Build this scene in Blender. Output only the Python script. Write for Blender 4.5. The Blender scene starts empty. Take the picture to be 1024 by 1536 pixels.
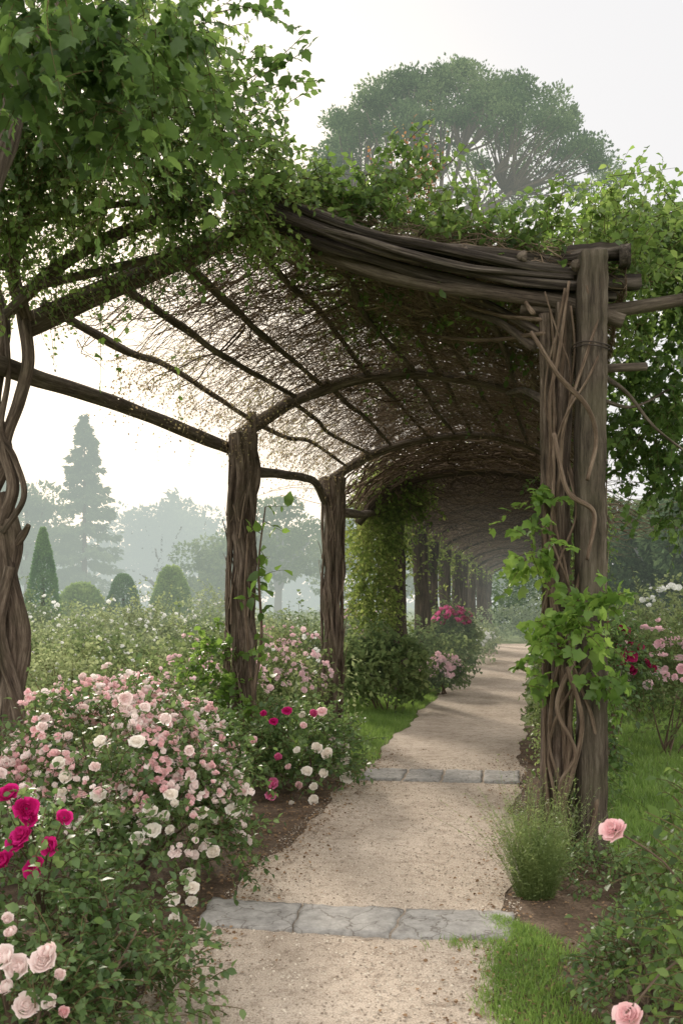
import bpy, math, random
import numpy as np
from mathutils import Vector, Euler
f=1400.0; H=1.6
random.seed(3)
def P(px,py,D): return np.array([(px-512)/f*D, D, H-(py-900)/f*D])
def G(px,py): D=f*H/(py-900.0); p=P(px,py,D); p[2]=0; return p
scene=bpy.context.scene; col=scene.collection
ORI={}
def nz(a): return a/np.maximum(np.linalg.norm(a,axis=-1,keepdims=True),1e-9)
# ---------------------------------------------------------------- objects
def tag(o,label=None,cat=None,group=None,kind=None):
    if label: o['label']=label
    if cat: o['category']=cat
    if group: o['group']=group
    if kind: o['kind']=kind
    return o
def thing(name,label,cat,loc,group=None):
    o=bpy.data.objects.new(name,None); col.objects.link(o); o.empty_display_size=.1
    o.location=tuple(float(v) for v in loc); ORI[o.name]=np.array(loc,float)
    return tag(o,label,cat,group)
def mk(name,V,F,mat,parent=None,attrs=None,smooth=False):
    V=np.asarray(V,float); F=np.asarray(F,np.int32)
    if parent is not None: org=ORI[parent.name]
    else: org=np.array([V[:,0].mean(),V[:,1].mean(),V[:,2].min()])
    me=bpy.data.meshes.new(name); n=len(V); m=len(F)
    me.vertices.add(n); me.vertices.foreach_set('co',(V-org).astype(np.float32).ravel())
    me.loops.add(m*4); me.loops.foreach_set('vertex_index',F.ravel())
    me.polygons.add(m); me.polygons.foreach_set('loop_start',np.arange(0,4*m,4,dtype=np.int32))
    if smooth: me.polygons.foreach_set('use_smooth',np.ones(m,bool))
    for k,a in (attrs or {}).items():
        a=np.asarray(a,np.float32)
        if a.ndim==1:
            at=me.attributes.new(k,'FLOAT','POINT'); at.data.foreach_set('value',a)
        else:
            at=me.attributes.new(k,'FLOAT_VECTOR','POINT'); at.data.foreach_set('vector',a.ravel())
    me.update(calc_edges=True)
    me.materials.append(mat)
    o=bpy.data.objects.new(name,me); col.objects.link(o)
    if parent is not None: o.parent=parent; ORI[o.name]=org
    else: o.location=tuple(org); ORI[o.name]=org
    return o
class MB:
    def __init__(s): s.V=[];s.F=[];s.A={};s.n=0
    def add(s,V,F,**at):
        s.V.append(V); s.F.append(np.asarray(F)+s.n); s.n+=len(V)
        for k,a in at.items(): s.A.setdefault(k,[]).append(a)
    def build(s,name,mat,parent=None,smooth=False):
        return mk(name,np.concatenate(s.V),np.concatenate(s.F),mat,parent,{k:np.concatenate(a) for k,a in s.A.items()},smooth)
# ---------------------------------------------------------------- tubes and strands
def cr(pts,n):
    p=np.asarray(pts,float)
    if len(p)==2: t=np.linspace(0,1,n)[:,None]; return p[0]*(1-t)+p[1]*t
    q=np.vstack([2*p[0]-p[1],p,2*p[-1]-p[-2]]); m=len(p)-1
    out=[]
    for x in np.linspace(0,m-1e-6,n):
        i=int(x); t=x-i; a,b,c,d=q[i:i+4]
        out.append(.5*((2*b)+(c-a)*t+(2*a-5*b+4*c-d)*t*t+(3*b-a-3*c+d)*t**3))
    return np.array(out)
def tube(pts,r,sides=8,n=16,rough=0,seed=0,twist=0.0,squash=1.0,knob=0.0,ph0=0.0):
    c=cr(pts,n); rr=np.interp(np.linspace(0,1,n),np.linspace(0,1,len(np.atleast_1d(r))),np.atleast_1d(r))
    T=nz(np.gradient(c,axis=0)); L=np.concatenate([[0],np.cumsum(np.linalg.norm(np.diff(c,axis=0),axis=1))])
    up=np.array([0,0,1.]) if abs(T[0][2])<.9 else np.array([1.,0,0])
    x=nz(np.cross(T[0],up)); th=np.linspace(0,2*math.pi,sides,endpoint=False)+ph0
    V=[];B=[]; rs=np.random.RandomState(seed+11); ph=rs.rand(12)*6.28
    for i in range(n):
        x=nz(x-T[i]*x.dot(T[i])); y=np.cross(T[i],x); s=L[i]
        k=np.ones(sides)
        if rough:
            a=th+twist*s
            k=1+rough*(np.sin(3*a+ph[0]+1.2*math.sin(1.3*s+ph[1]))+.7*np.sin(7*a+ph[2]+1.5*math.sin(2.1*s+ph[3]))*(.6+.4*math.sin(3*s+ph[6]))+.55*np.sin(13*a+ph[4]+2*math.sin(2.9*s+ph[5])))
            k*=1+rough*.5*math.sin(5*s+ph[7])
        if knob: k*=1+knob*(math.sin(7*s+ph[8])*np.sin(th+ph[9]+3*s)+.7*np.sin(2*th+ph[10]-5*s)*math.sin(4.3*s+ph[11])+.5*np.sin(3*th+9*s))
        R=rr[i]*k
        V.append(c[i]+x*(R*np.cos(th))[:,None]+y*(R*np.sin(th))[:,None]*squash)
        B.append(np.stack([np.cos(th)*rr[i],np.sin(th)*rr[i],np.full(sides,s)],1)+seed*1.37)
    V=[np.repeat(c[:1],sides,0)]+V+[np.repeat(c[-1:],sides,0)]; B=[B[0]]+B+[B[-1]]
    V=np.concatenate(V);B=np.concatenate(B); F=[]
    for i in range(n+1):
        for j in range(sides):
            F.append((i*sides+j,i*sides+(j+1)%sides,(i+1)*sides+(j+1)%sides,(i+1)*sides+j))
    return V,np.array(F),B
def addtube(mb,*a,**k):
    V,F,B=tube(*a,**k); mb.add(V,F,bark=B)
def tubeobj(name,mat,parent,*a,smooth=True,**k):
    V,F,B=tube(*a,**k); return mk(name,V,F,mat,parent,{'bark':B},smooth)
def strands(poly,r0,r1=None,rs=None):
    N,K,_=poly.shape; r1=r0*.4 if r1 is None else r1
    T=nz(np.gradient(poly,axis=1)); ref=np.zeros_like(T); ref[...,0]=.31; ref[...,1]=.2; ref[...,2]=.93
    x=nz(np.cross(T,ref)); y=np.cross(T,x)
    t=np.linspace(0,1,K)[None,:,None]; r=np.asarray(r0).reshape(-1,1,1)*(1-t)+np.asarray(r1).reshape(-1,1,1)*t
    rings=[poly+r*(x*math.cos(a)+y*math.sin(a)) for a in (0,2.094,4.189)]
    V=np.stack(rings,2).reshape(-1,3)
    b=np.arange(N)[:,None,None]*(K*3)+np.arange(K-1)[None,:,None]*3; j=np.arange(3)[None,None,:]; j2=(j+1)%3
    F=np.stack([b+j,b+j2,b+3+j2,b+3+j],-1).reshape(-1,4)
    rnd=np.repeat(np.random.RandomState(5).rand(N),K*3)
    return V,F,rnd
# ---------------------------------------------------------------- leaves
T1=(np.array([(0,0,0),(.33,.42,.09),(0,1,-.05),(-.33,.42,.09)],float),np.array([(0,1,2,3)]))
TF=(np.array([(0,0,0),(.09,.42,.03),(0,1,-.05),(-.09,.42,.03)],float),np.array([(0,1,2,3)]))
T3=(np.array([(0,0,0),(.25,.2,.07),(.33,.55,.08),(0,1,-.12),(-.33,.55,.08),(-.25,.2,.07),(0,.5,0)],float),
    np.array([(0,1,2,6),(0,6,4,5),(6,2,3,4)]))
_r=[(.20,-.07,-.02),(.42,.06,-.04),(.36,.27,.05),(.50,.50,-.08),(.31,.60,.04),(.18,.82,-.03)]
_v=[(0,.36,.0),(0,.03,.02)]+_r+[(0,1.05,-.18)]+[(-a,b,c) for a,b,c in _r[::-1]]
T7=(np.array(_v,float),np.array([(0,1,2,3),(0,3,4,5),(0,5,6,7),(0,7,8,9),(0,9,10,11),(0,11,12,13),(0,13,14,1)]))
TB=(np.array([(-.05,0,0),(.05,0,0),(.04,.55,.05),(-.04,.55,.05),(.005,1,.25),(-.005,1,.25)],float),np.array([(0,1,2,3),(3,2,4,5)]))
def scatter(p,d,n,s,T,seed=0):
    tv,tf=T; N=len(p); y=nz(d); x=nz(np.cross(y,n)); z=np.cross(x,y); s=np.asarray(s).reshape(-1,1,1)*np.ones((N,1,1))
    V=p[:,None,:]+s*(tv[None,:,0,None]*x[:,None]+tv[None,:,1,None]*y[:,None]+tv[None,:,2,None]*z[:,None])
    F=(np.arange(N)[:,None,None]*len(tv)+tf[None]).reshape(-1,4)
    rnd=np.repeat(np.random.RandomState(seed).rand(N),len(tv))
    return V.reshape(-1,3),F,rnd
def lump(u,sd,k=3.0):
    a=u*k+sd
    return .5*np.sin(a[:,0]*1.3+1.7*a[:,1])+.5*np.sin(a[:,1]*2.1-a[:,2]*1.9)+.35*np.sin(a[:,2]*3.7+a[:,0]*2.9)
def spray(p0,d,L,k,size,T,seed,g=.25,twig=.003,spread=1.0):
    R=np.random.RandomState(seed); N=len(p0); d=nz(d); L=L*(.6+.8*R.rand(N,1))
    bend=R.randn(N,3)*.3; bend[:,2]-=g*2
    def at(t): return p0+d*L*t+bend*L*(t*t)*.5
    t=np.linspace(0,1,5); poly=np.stack([at(q) for q in t],1)
    ps=[];ds=[];ns=[];ss=[]
    side0=nz(np.cross(d,R.randn(N,3)))
    for i in range(k):
        q=(i+.7+.4*(R.rand(N,1)-.5))/k; p=at(q); tan=nz(d+bend*q)
        sd=side0*(1 if i%2 else -1)+R.randn(N,3)*.45
        dd=nz(tan*.6+sd*spread+np.array([0,0,-.25])); nn=nz(np.array([0,0,1.])+R.randn(N,3)*.55)
        ps.append(p);ds.append(dd);ns.append(nn);ss.append(size*(.5+.8*R.rand(N)))
    lf=scatter(np.concatenate(ps),np.concatenate(ds),np.concatenate(ns),np.concatenate(ss),T,seed)
    tw=strands(poly,np.full(N,twig)); return lf,tw
def ell(cs,n,seed,zlow=-.6,inner=.5,lumpy=.22,zmin=.03):
    R=np.random.RandomState(seed); P0=[];DD=[]
    vol=np.array([ (r[0]*r[1]*r[2])**.667 for c,r in cs]); vol=vol/vol.sum()
    for i,(c,r) in enumerate(cs):
        m=max(4,int(n*vol[i])); u=nz(R.randn(m*3,3)); u=u[u[:,2]>zlow][:m]
        rad=(inner+(1-inner)*R.rand(len(u))**.6)*(1+lumpy*lump(u,seed+i*2.3))
        p=np.asarray(c)+np.asarray(r)*u*rad[:,None]
        dd=nz(u*np.array([1,1,.8])+R.randn(len(u),3)*.5)
        k=p[:,2]>zmin; P0.append(p[k]);DD.append(dd[k])
    return np.concatenate(P0),np.concatenate(DD)
def foliage(root,p0,d,L,k,size,T,seed,lm,tm,g=.25,twig=.003,up=0,names=('foliage','twigs')):
    d=d+np.array([0,0,up]); lf,tw=spray(p0,d,L,k,size,T,seed,g,twig)
    a=mk(names[0],lf[0],lf[1],lm,root,{'rnd':lf[2]}); b=mk(names[1],tw[0],tw[1],tm,root,{'rnd':tw[2]}); return a,b
# ---------------------------------------------------------------- materials
HAZE_GLOW=(.62,.68,.63)  # mist painted into far surfaces as a glow, not a volume
def newmat(name):
    m=bpy.data.materials.new(name); m.use_nodes=True; nt=m.node_tree; nt.nodes.clear()
    m.cycles.emission_sampling='NONE'
    return m,nt
def nd(nt,t,**k):
    n=nt.nodes.new(t)
    for a,b in k.items():
        if a in n.inputs: n.inputs[a].default_value=b
        else: setattr(n,a,b)
    return n
def finish(nt,sh,haze=0,hz=HAZE_GLOW,near=0):
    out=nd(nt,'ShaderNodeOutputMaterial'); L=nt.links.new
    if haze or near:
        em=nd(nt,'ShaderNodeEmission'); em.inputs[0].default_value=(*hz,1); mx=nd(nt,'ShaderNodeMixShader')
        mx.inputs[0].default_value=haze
        if near:   # painted mist glow grows with distance into the garden (world Y)
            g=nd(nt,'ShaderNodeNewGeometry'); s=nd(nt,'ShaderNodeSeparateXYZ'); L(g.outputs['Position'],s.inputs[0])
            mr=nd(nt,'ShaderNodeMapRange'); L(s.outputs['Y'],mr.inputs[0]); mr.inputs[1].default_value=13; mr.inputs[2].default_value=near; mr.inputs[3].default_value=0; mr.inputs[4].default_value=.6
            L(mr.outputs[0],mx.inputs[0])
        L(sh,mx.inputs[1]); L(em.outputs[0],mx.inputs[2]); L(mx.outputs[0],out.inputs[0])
    else: L(sh,out.inputs[0])
def ramp(nt,cols):
    r=nd(nt,'ShaderNodeValToRGB'); e=r.color_ramp.elements
    while len(e)<len(cols): e.new(.5)
    for i,c in enumerate(cols):
        e[i].position=c[0]; e[i].color=(*c[1],1)
    return r
def leafmat(name,dark,mid,light,haze=0,trans=.4,rough=.45,hz=HAZE_GLOW,near=0,ns=1.6):
    m,nt=newmat(name); L=nt.links.new
    at=nd(nt,'ShaderNodeAttribute',attribute_name='rnd'); g=nd(nt,'ShaderNodeNewGeometry')
    no=nd(nt,'ShaderNodeTexNoise'); no.inputs['Scale'].default_value=ns; no.inputs['Detail'].default_value=1.5; L(g.outputs['Position'],no.inputs['Vector'])
    ad=nd(nt,'ShaderNodeMath',operation='MULTIPLY_ADD'); L(at.outputs['Fac'],ad.inputs[0]); ad.inputs[1].default_value=.55
    sb=nd(nt,'ShaderNodeMath',operation='MULTIPLY_ADD'); L(no.outputs[0],sb.inputs[0]); sb.inputs[1].default_value=1.6; sb.inputs[2].default_value=-.6
    L(sb.outputs[0],ad.inputs[2])
    r=ramp(nt,[(0,dark),(.5,mid),(1,light)]); L(ad.outputs[0],r.inputs[0])
    if haze or near:
        b=nd(nt,'ShaderNodeBsdfDiffuse'); L(r.outputs[0],b.inputs[0])
    else:
        b=nd(nt,'ShaderNodeBsdfPrincipled'); L(r.outputs[0],b.inputs['Base Color']); b.inputs['Roughness'].default_value=rough; b.inputs['Specular IOR Level'].default_value=.4
    hs=nd(nt,'ShaderNodeHueSaturation'); L(r.outputs[0],hs.inputs['Color']); hs.inputs['Hue'].default_value=.485; hs.inputs['Saturation'].default_value=1.0; hs.inputs['Value'].default_value=2.1
    t=nd(nt,'ShaderNodeBsdfTranslucent'); L(hs.outputs[0],t.inputs[0])
    mx=nd(nt,'ShaderNodeMixShader'); mx.inputs[0].default_value=trans; L(b.outputs[0],mx.inputs[1]); L(t.outputs[0],mx.inputs[2])
    finish(nt,mx.outputs[0],haze,hz,near); return m
def petalmat(name,a,b_,haze=0):
    m,nt=newmat(name); L=nt.links.new
    at=nd(nt,'ShaderNodeAttribute',attribute_name='rnd'); oi=nd(nt,'ShaderNodeObjectInfo')
    ad=nd(nt,'ShaderNodeMath',operation='ADD'); L(at.outputs['Fac'],ad.inputs[0]); L(oi.outputs['Random'],ad.inputs[1])
    ml=nd(nt,'ShaderNodeMath',operation='MULTIPLY'); L(ad.outputs[0],ml.inputs[0]); ml.inputs[1].default_value=.5
    r=ramp(nt,[(.1,a),(.9,b_)]); L(ml.outputs[0],r.inputs[0])
    b=nd(nt,'ShaderNodeBsdfDiffuse'); L(r.outputs[0],b.inputs[0])
    t=nd(nt,'ShaderNodeBsdfTranslucent'); L(r.outputs[0],t.inputs[0])
    mx=nd(nt,'ShaderNodeMixShader'); mx.inputs[0].default_value=.3; L(b.outputs[0],mx.inputs[1]); L(t.outputs[0],mx.inputs[2])
    finish(nt,mx.outputs[0],haze); return m
def barkmat(name,dark,mid,light,moss=0.0,haze=0,scale=26,near=0,bump=.6,stretch=.1):
    m,nt=newmat(name); L=nt.links.new
    at=nd(nt,'ShaderNodeAttribute',attribute_name='bark'); mp=nd(nt,'ShaderNodeMapping'); L(at.outputs['Vector'],mp.inputs[0]); mp.inputs['Scale'].default_value=(1,1,stretch)
    n1=nd(nt,'ShaderNodeTexNoise'); L(mp.outputs[0],n1.inputs['Vector']); n1.inputs['Scale'].default_value=scale; n1.inputs['Detail'].default_value=8; n1.inputs['Roughness'].default_value=.75
    r=ramp(nt,[(.36,dark),(.52,mid),(.70,light)]); L(n1.outputs[0],r.inputs[0]); c=r.outputs[0]
    g=nd(nt,'ShaderNodeNewGeometry')
    n2=nd(nt,'ShaderNodeTexNoise'); L(g.outputs['Position'],n2.inputs['Vector']); n2.inputs['Scale'].default_value=3.5; n2.inputs['Detail'].default_value=5
    mr=nd(nt,'ShaderNodeMapRange'); L(n2.outputs[0],mr.inputs[0]); mr.inputs[1].default_value=.45; mr.inputs[2].default_value=.75; mr.inputs[4].default_value=moss
    mc=nd(nt,'ShaderNodeMix',data_type='RGBA'); L(mr.outputs[0],mc.inputs[0]); L(c,mc.inputs[6]); mc.inputs[7].default_value=(.085,.09,.04,1)
    b=nd(nt,'ShaderNodeBsdfPrincipled'); L(mc.outputs[2],b.inputs['Base Color']); b.inputs['Roughness'].default_value=.85; b.inputs['Specular IOR Level'].default_value=.2
    bp=nd(nt,'ShaderNodeBump'); bp.inputs['Strength'].default_value=bump; bp.inputs['Distance'].default_value=.035; L(n1.outputs[0],bp.inputs['Height']); L(bp.outputs[0],b.inputs['Normal'])
    finish(nt,b.outputs[0],haze,HAZE_GLOW,near); return m
def twigmat(name,a,b_,haze=0,near=0,trans=0):
    m,nt=newmat(name); L=nt.links.new
    at=nd(nt,'ShaderNodeAttribute',attribute_name='rnd'); r=ramp(nt,[(0,a),(1,b_)]); L(at.outputs['Fac'],r.inputs[0])
    b=nd(nt,'ShaderNodeBsdfDiffuse'); L(r.outputs[0],b.inputs[0]); sh=b.outputs[0]
    if trans:
        t=nd(nt,'ShaderNodeBsdfTranslucent'); L(r.outputs[0],t.inputs[0]); mx=nd(nt,'ShaderNodeMixShader'); mx.inputs[0].default_value=trans; L(b.outputs[0],mx.inputs[1]); L(t.outputs[0],mx.inputs[2]); sh=mx.outputs[0]
    finish(nt,sh,haze,HAZE_GLOW,near); return m
def groundmat(name,cols,scale,fine,bumpd,haze=None,fc=None,rough=.95,mid=None):
    m,nt=newmat(name); L=nt.links.new
    g=nd(nt,'ShaderNodeNewGeometry')
    n1=nd(nt,'ShaderNodeTexNoise'); L(g.outputs['Position'],n1.inputs['Vector']); n1.inputs['Scale'].default_value=scale; n1.inputs['Detail'].default_value=9; n1.inputs['Roughness'].default_value=.65
    n2=nd(nt,'ShaderNodeTexNoise'); L(g.outputs['Position'],n2.inputs['Vector']); n2.inputs['Scale'].default_value=fine; n2.inputs['Detail'].default_value=3; n2.inputs['Roughness'].default_value=.8
    r=ramp(nt,cols); L(n1.outputs[0],r.inputs[0])
    r2=ramp(nt,fc or [(.3,(.55,.53,.5)),(.5,(1,1,1)),(.7,(1.35,1.33,1.3))]); L(n2.outputs[0],r2.inputs[0])
    mu=nd(nt,'ShaderNodeMix',data_type='RGBA',blend_type='MULTIPLY'); mu.inputs[0].default_value=1; L(r.outputs[0],mu.inputs[6]); L(r2.outputs[0],mu.inputs[7]); c=mu.outputs[2]
    if mid:
        n3=nd(nt,'ShaderNodeTexNoise'); L(g.outputs['Position'],n3.inputs['Vector']); n3.inputs['Scale'].default_value=mid; n3.inputs['Detail'].default_value=6; n3.inputs['Roughness'].default_value=.8
        r3=ramp(nt,[(.36,(.66,.63,.6)),(.48,(1,1,1)),(.64,(1.1,1.1,1.1))]); L(n3.outputs[0],r3.inputs[0])
        m3=nd(nt,'ShaderNodeMix',data_type='RGBA',blend_type='MULTIPLY'); m3.inputs[0].default_value=1; L(c,m3.inputs[6]); L(r3.outputs[0],m3.inputs[7]); c=m3.outputs[2]
    b=nd(nt,'ShaderNodeBsdfPrincipled'); L(c,b.inputs['Base Color']); b.inputs['Roughness'].default_value=rough; b.inputs['Specular IOR Level'].default_value=.15
    ad=nd(nt,'ShaderNodeMath',operation='ADD'); L(n1.outputs[0],ad.inputs[0]); L(n2.outputs[0],ad.inputs[1])
    bp=nd(nt,'ShaderNodeBump'); bp.inputs['Strength'].default_value=.8; bp.inputs['Distance'].default_value=bumpd; L(ad.outputs[0],bp.inputs['Height']); L(bp.outputs[0],b.inputs['Normal'])
    finish(nt,b.outputs[0],0,HAZE_GLOW,haze or 0); return m
M={}
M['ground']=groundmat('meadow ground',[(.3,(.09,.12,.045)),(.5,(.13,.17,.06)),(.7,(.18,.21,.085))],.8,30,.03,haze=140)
M['soil']=groundmat('dark mulch',[(.3,(.06,.042,.03)),(.5,(.12,.085,.06)),(.7,(.2,.145,.105))],6,60,.03)
M['path']=groundmat('fine gravel',[(.3,(.36,.295,.235)),(.5,(.47,.395,.325)),(.7,(.55,.47,.395))],1.3,110,.014,fc=[(.36,(.58,.55,.52)),(.5,(1,1,1)),(.64,(1.2,1.19,1.17))],mid=11)
M['pebble']=twigmat('gravel grains',(.19,.15,.115),(.60,.53,.44))
M['litter']=twigmat('dry leaf litter',(.10,.06,.035),(.30,.20,.12))
M['grass']=leafmat('lawn grass',(.075,.135,.03),(.13,.22,.048),(.21,.31,.085),trans=.4)
M['bark']=barkmat('fibrous vine bark',(.026,.018,.013),(.12,.088,.066),(.32,.255,.20),moss=.3,scale=34,bump=1.0)
M['beam']=barkmat('weathered beam',(.035,.026,.02),(.105,.082,.064),(.23,.19,.155),moss=.2,scale=40)
M['log']=barkmat('old split logs',(.012,.009,.008),(.055,.044,.037),(.19,.16,.135),moss=.12,scale=34,stretch=.05)
M['stem']=barkmat('climbing stems',(.05,.032,.022),(.14,.10,.07),(.27,.21,.155),moss=.1,scale=50)
M['concrete']=barkmat('weathered post',(.03,.023,.017),(.10,.08,.06),(.20,.168,.13),moss=.35,scale=30,stretch=.08,bump=1.0)
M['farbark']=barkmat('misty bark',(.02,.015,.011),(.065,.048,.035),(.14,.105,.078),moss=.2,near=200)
M['twig']=twigmat('dry brushwood',(.12,.088,.062),(.34,.26,.19),trans=.3)
M['fibre']=twigmat('peeling bark fibre',(.05,.035,.025),(.26,.20,.15))
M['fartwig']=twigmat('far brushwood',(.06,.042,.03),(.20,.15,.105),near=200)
M['gtwig']=twigmat('green twigs',(.06,.06,.025),(.14,.105,.06))
M['leafbig']=leafmat('vine leaf',(.028,.06,.016),(.07,.13,.03),(.14,.225,.055),trans=.5)
M['leafbright']=leafmat('young leaf',(.05,.10,.018),(.10,.185,.034),(.18,.28,.06),trans=.5)
M['leaftop']=leafmat('canopy leaf',(.035,.07,.018),(.085,.145,.035),(.17,.24,.065),trans=.5)
M['leafdry']=leafmat('small dry canopy leaf',(.13,.10,.055),(.20,.165,.085),(.20,.21,.08),trans=.55)
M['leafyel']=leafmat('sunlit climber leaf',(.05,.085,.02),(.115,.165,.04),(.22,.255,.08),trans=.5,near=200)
M['leafrose']=leafmat('rose leaf',(.04,.08,.026),(.085,.145,.045),(.15,.22,.08),trans=.42,ns=3)
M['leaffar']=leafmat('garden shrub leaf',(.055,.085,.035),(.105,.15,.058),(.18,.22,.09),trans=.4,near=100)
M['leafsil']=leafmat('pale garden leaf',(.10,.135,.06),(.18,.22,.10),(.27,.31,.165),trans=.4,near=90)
M['feather']=leafmat('feathery leaf',(.09,.14,.045),(.16,.22,.075),(.25,.31,.12),trans=.45,ns=6)
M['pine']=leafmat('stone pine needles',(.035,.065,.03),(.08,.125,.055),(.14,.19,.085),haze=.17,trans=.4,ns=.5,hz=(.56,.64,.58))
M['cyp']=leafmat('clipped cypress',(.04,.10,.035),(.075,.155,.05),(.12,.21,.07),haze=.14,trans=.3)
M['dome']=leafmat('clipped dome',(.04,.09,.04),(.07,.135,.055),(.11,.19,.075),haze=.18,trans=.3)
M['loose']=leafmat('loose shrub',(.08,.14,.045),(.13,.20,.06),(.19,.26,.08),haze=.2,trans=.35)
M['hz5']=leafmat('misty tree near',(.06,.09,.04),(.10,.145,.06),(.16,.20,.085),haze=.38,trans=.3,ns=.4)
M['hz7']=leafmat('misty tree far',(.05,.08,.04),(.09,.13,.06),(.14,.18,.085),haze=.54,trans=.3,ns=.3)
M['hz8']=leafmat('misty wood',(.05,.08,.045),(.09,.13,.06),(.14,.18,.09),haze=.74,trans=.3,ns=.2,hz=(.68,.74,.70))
M['evg']=leafmat('dark evergreen',(.03,.06,.026),(.06,.10,.045),(.11,.155,.07),haze=.06,trans=.35,ns=.8)
M['pinebark']=twigmat('pine limbs',(.09,.07,.055),(.15,.12,.09),haze=.18)
M['hzbark']=twigmat('misty trunks',(.10,.085,.065),(.16,.13,.1),haze=.5)
M['pink']=petalmat('pink petals',(.80,.50,.52),(.87,.69,.68))
M['pale']=petalmat('pale pink petals',(.84,.68,.66),(.88,.80,.77))
M['cream']=petalmat('cream petals',(.86,.79,.71),(.88,.85,.80))
M['crimson']=petalmat('magenta petals',(.46,.008,.13),(.66,.04,.26))
M['magenta']=petalmat('deep pink petals',(.64,.10,.28),(.78,.26,.45))
M['darkred']=petalmat('dark red petals',(.28,.01,.07),(.46,.05,.16))
M['farpink']=petalmat('far pink petals',(.77,.42,.49),(.86,.63,.65),haze=.08)
M['farwhite']=petalmat('far white petals',(.75,.73,.68),(.85,.84,.81),haze=.1)
def stonemat():
    m,nt=newmat('crazed stone'); L=nt.links.new
    g=nd(nt,'ShaderNodeNewGeometry'); n0=nd(nt,'ShaderNodeTexNoise'); L(g.outputs['Position'],n0.inputs['Vector']); n0.inputs['Scale'].default_value=7; n0.inputs['Detail'].default_value=6
    ma=nd(nt,'ShaderNodeVectorMath',operation='MULTIPLY_ADD'); L(n0.outputs['Color'],ma.inputs[0]); ma.inputs[1].default_value=(.25,.25,.25); L(g.outputs['Position'],ma.inputs[2])
    v=nd(nt,'ShaderNodeTexVoronoi',feature='DISTANCE_TO_EDGE'); L(ma.outputs[0],v.inputs['Vector']); v.inputs['Scale'].default_value=4.2
    r=ramp(nt,[(0,(.55,.52,.49)),(.008,(.7,.67,.64)),(.022,(1,1,1))]); L(v.outputs['Distance'],r.inputs[0])
    n1=nd(nt,'ShaderNodeTexNoise'); L(g.outputs['Position'],n1.inputs['Vector']); n1.inputs['Scale'].default_value=14; n1.inputs['Detail'].default_value=10; n1.inputs['Roughness'].default_value=.78
    r1=ramp(nt,[(.32,(.17,.16,.15)),(.5,(.285,.272,.255)),(.68,(.39,.375,.35))]); L(n1.outputs[0],r1.inputs[0])
    mu=nd(nt,'ShaderNodeMix',data_type='RGBA',blend_type='MULTIPLY'); mu.inputs[0].default_value=1; L(r1.outputs[0],mu.inputs[6]); L(r.outputs[0],mu.inputs[7])
    b=nd(nt,'ShaderNodeBsdfPrincipled'); L(mu.outputs[2],b.inputs['Base Color']); b.inputs['Roughness'].default_value=.9; b.inputs['Specular IOR Level'].default_value=.1
    ad=nd(nt,'ShaderNodeMath',operation='MULTIPLY'); L(r.outputs[0],ad.inputs[0]); L(n1.outputs[0],ad.inputs[1])
    bp=nd(nt,'ShaderNodeBump'); bp.inputs['Strength'].default_value=.8; bp.inputs['Distance'].default_value=.012; L(ad.outputs[0],bp.inputs['Height']); L(bp.outputs[0],b.inputs['Normal'])
    finish(nt,b.outputs[0]); return m
M['stone']=stonemat()
# ---------------------------------------------------------------- blossoms
def petals(seed,layers,gs=4):
    R=np.random.RandomState(seed); Vs=[];Fs=[];rn=[];n=0
    for li,(rad,am,cnt,flare) in enumerate(layers):
        ph=R.rand()*6.28
        for c in range(cnt):
            p0=ph+c*6.283/cnt+R.randn()*.16; a2=am*(1+.10*R.randn()); hw=3.1416/cnt*1.35
            S,T=np.meshgrid(np.linspace(0,1,gs),np.linspace(-1,1,gs),indexing='ij')
            al=a2*S*(1-.16*T*T*S); ra=rad*(1+flare*S**4+.07*R.randn()-.04*(1-T*T)+.07*np.sin(T*4+p0*3)*S)
            fi=p0+T*hw*(.5+.5*S)*(1-.25*S**6)
            V=np.stack([ra*np.sin(al)*np.cos(fi),ra*np.sin(al)*np.sin(fi),-ra*np.cos(al)+.1],-1).reshape(-1,3)
            i,j=np.meshgrid(np.arange(gs-1),np.arange(gs-1),indexing='ij'); b=(i*gs+j).ravel()
            Fs.append(np.stack([b,b+gs,b+gs+1,b+1],1)+n); Vs.append(V); rn.append(np.full(gs*gs,R.rand()*.7+(.3 if li<1 else 0))); n+=gs*gs
    return np.concatenate(Vs),np.concatenate(Fs),np.concatenate(rn)
HI=[petals(1,[(1,1.5,5,.35),(.9,1.75,5,.22),(.7,2.0,5,.1),(.5,2.2,4,0),(.3,2.4,3,0)],5),
    petals(2,[(1,1.7,5,.3),(.85,1.9,5,.12),(.66,2.1,5,.05),(.42,2.3,4,0)],5),
    petals(3,[(1,1.35,6,.5),(.92,1.6,6,.35),(.75,1.8,5,.2),(.52,2.0,5,.1),(.3,2.2,3,0)],5)]
LO=petals(5,[(1,1.6,4,.3),(.65,2.1,4,.05)],3)
BME={}
def bmesh_(mat,v):
    k=(mat,v)
    if k not in BME:
        V,F,r=HI[v]; o=mk('blossom',V,F,M[mat],None,{'rnd':r},True)
        me=o.data; off=np.array(o.location)
        co=np.array([tuple(x.co) for x in me.vertices])+off; me.vertices.foreach_set('co',co.astype(np.float32).ravel())
        bpy.data.objects.remove(o); BME[k]=me
    return BME[k]
def blossom(root,p,d,s,mat,bud=False):
    o=bpy.data.objects.new('blossom',bmesh_(mat,random.randrange(3))); col.objects.link(o); o.parent=root
    o.location=tuple(np.asarray(p)-ORI[root.name]); q=Vector(d).to_track_quat('Z','Y'); o.rotation_mode='QUATERNION'; o.rotation_quaternion=q
    o.scale=(s*.7,s*.7,s*1.05) if bud else (s,s,s*.85); return o
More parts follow.
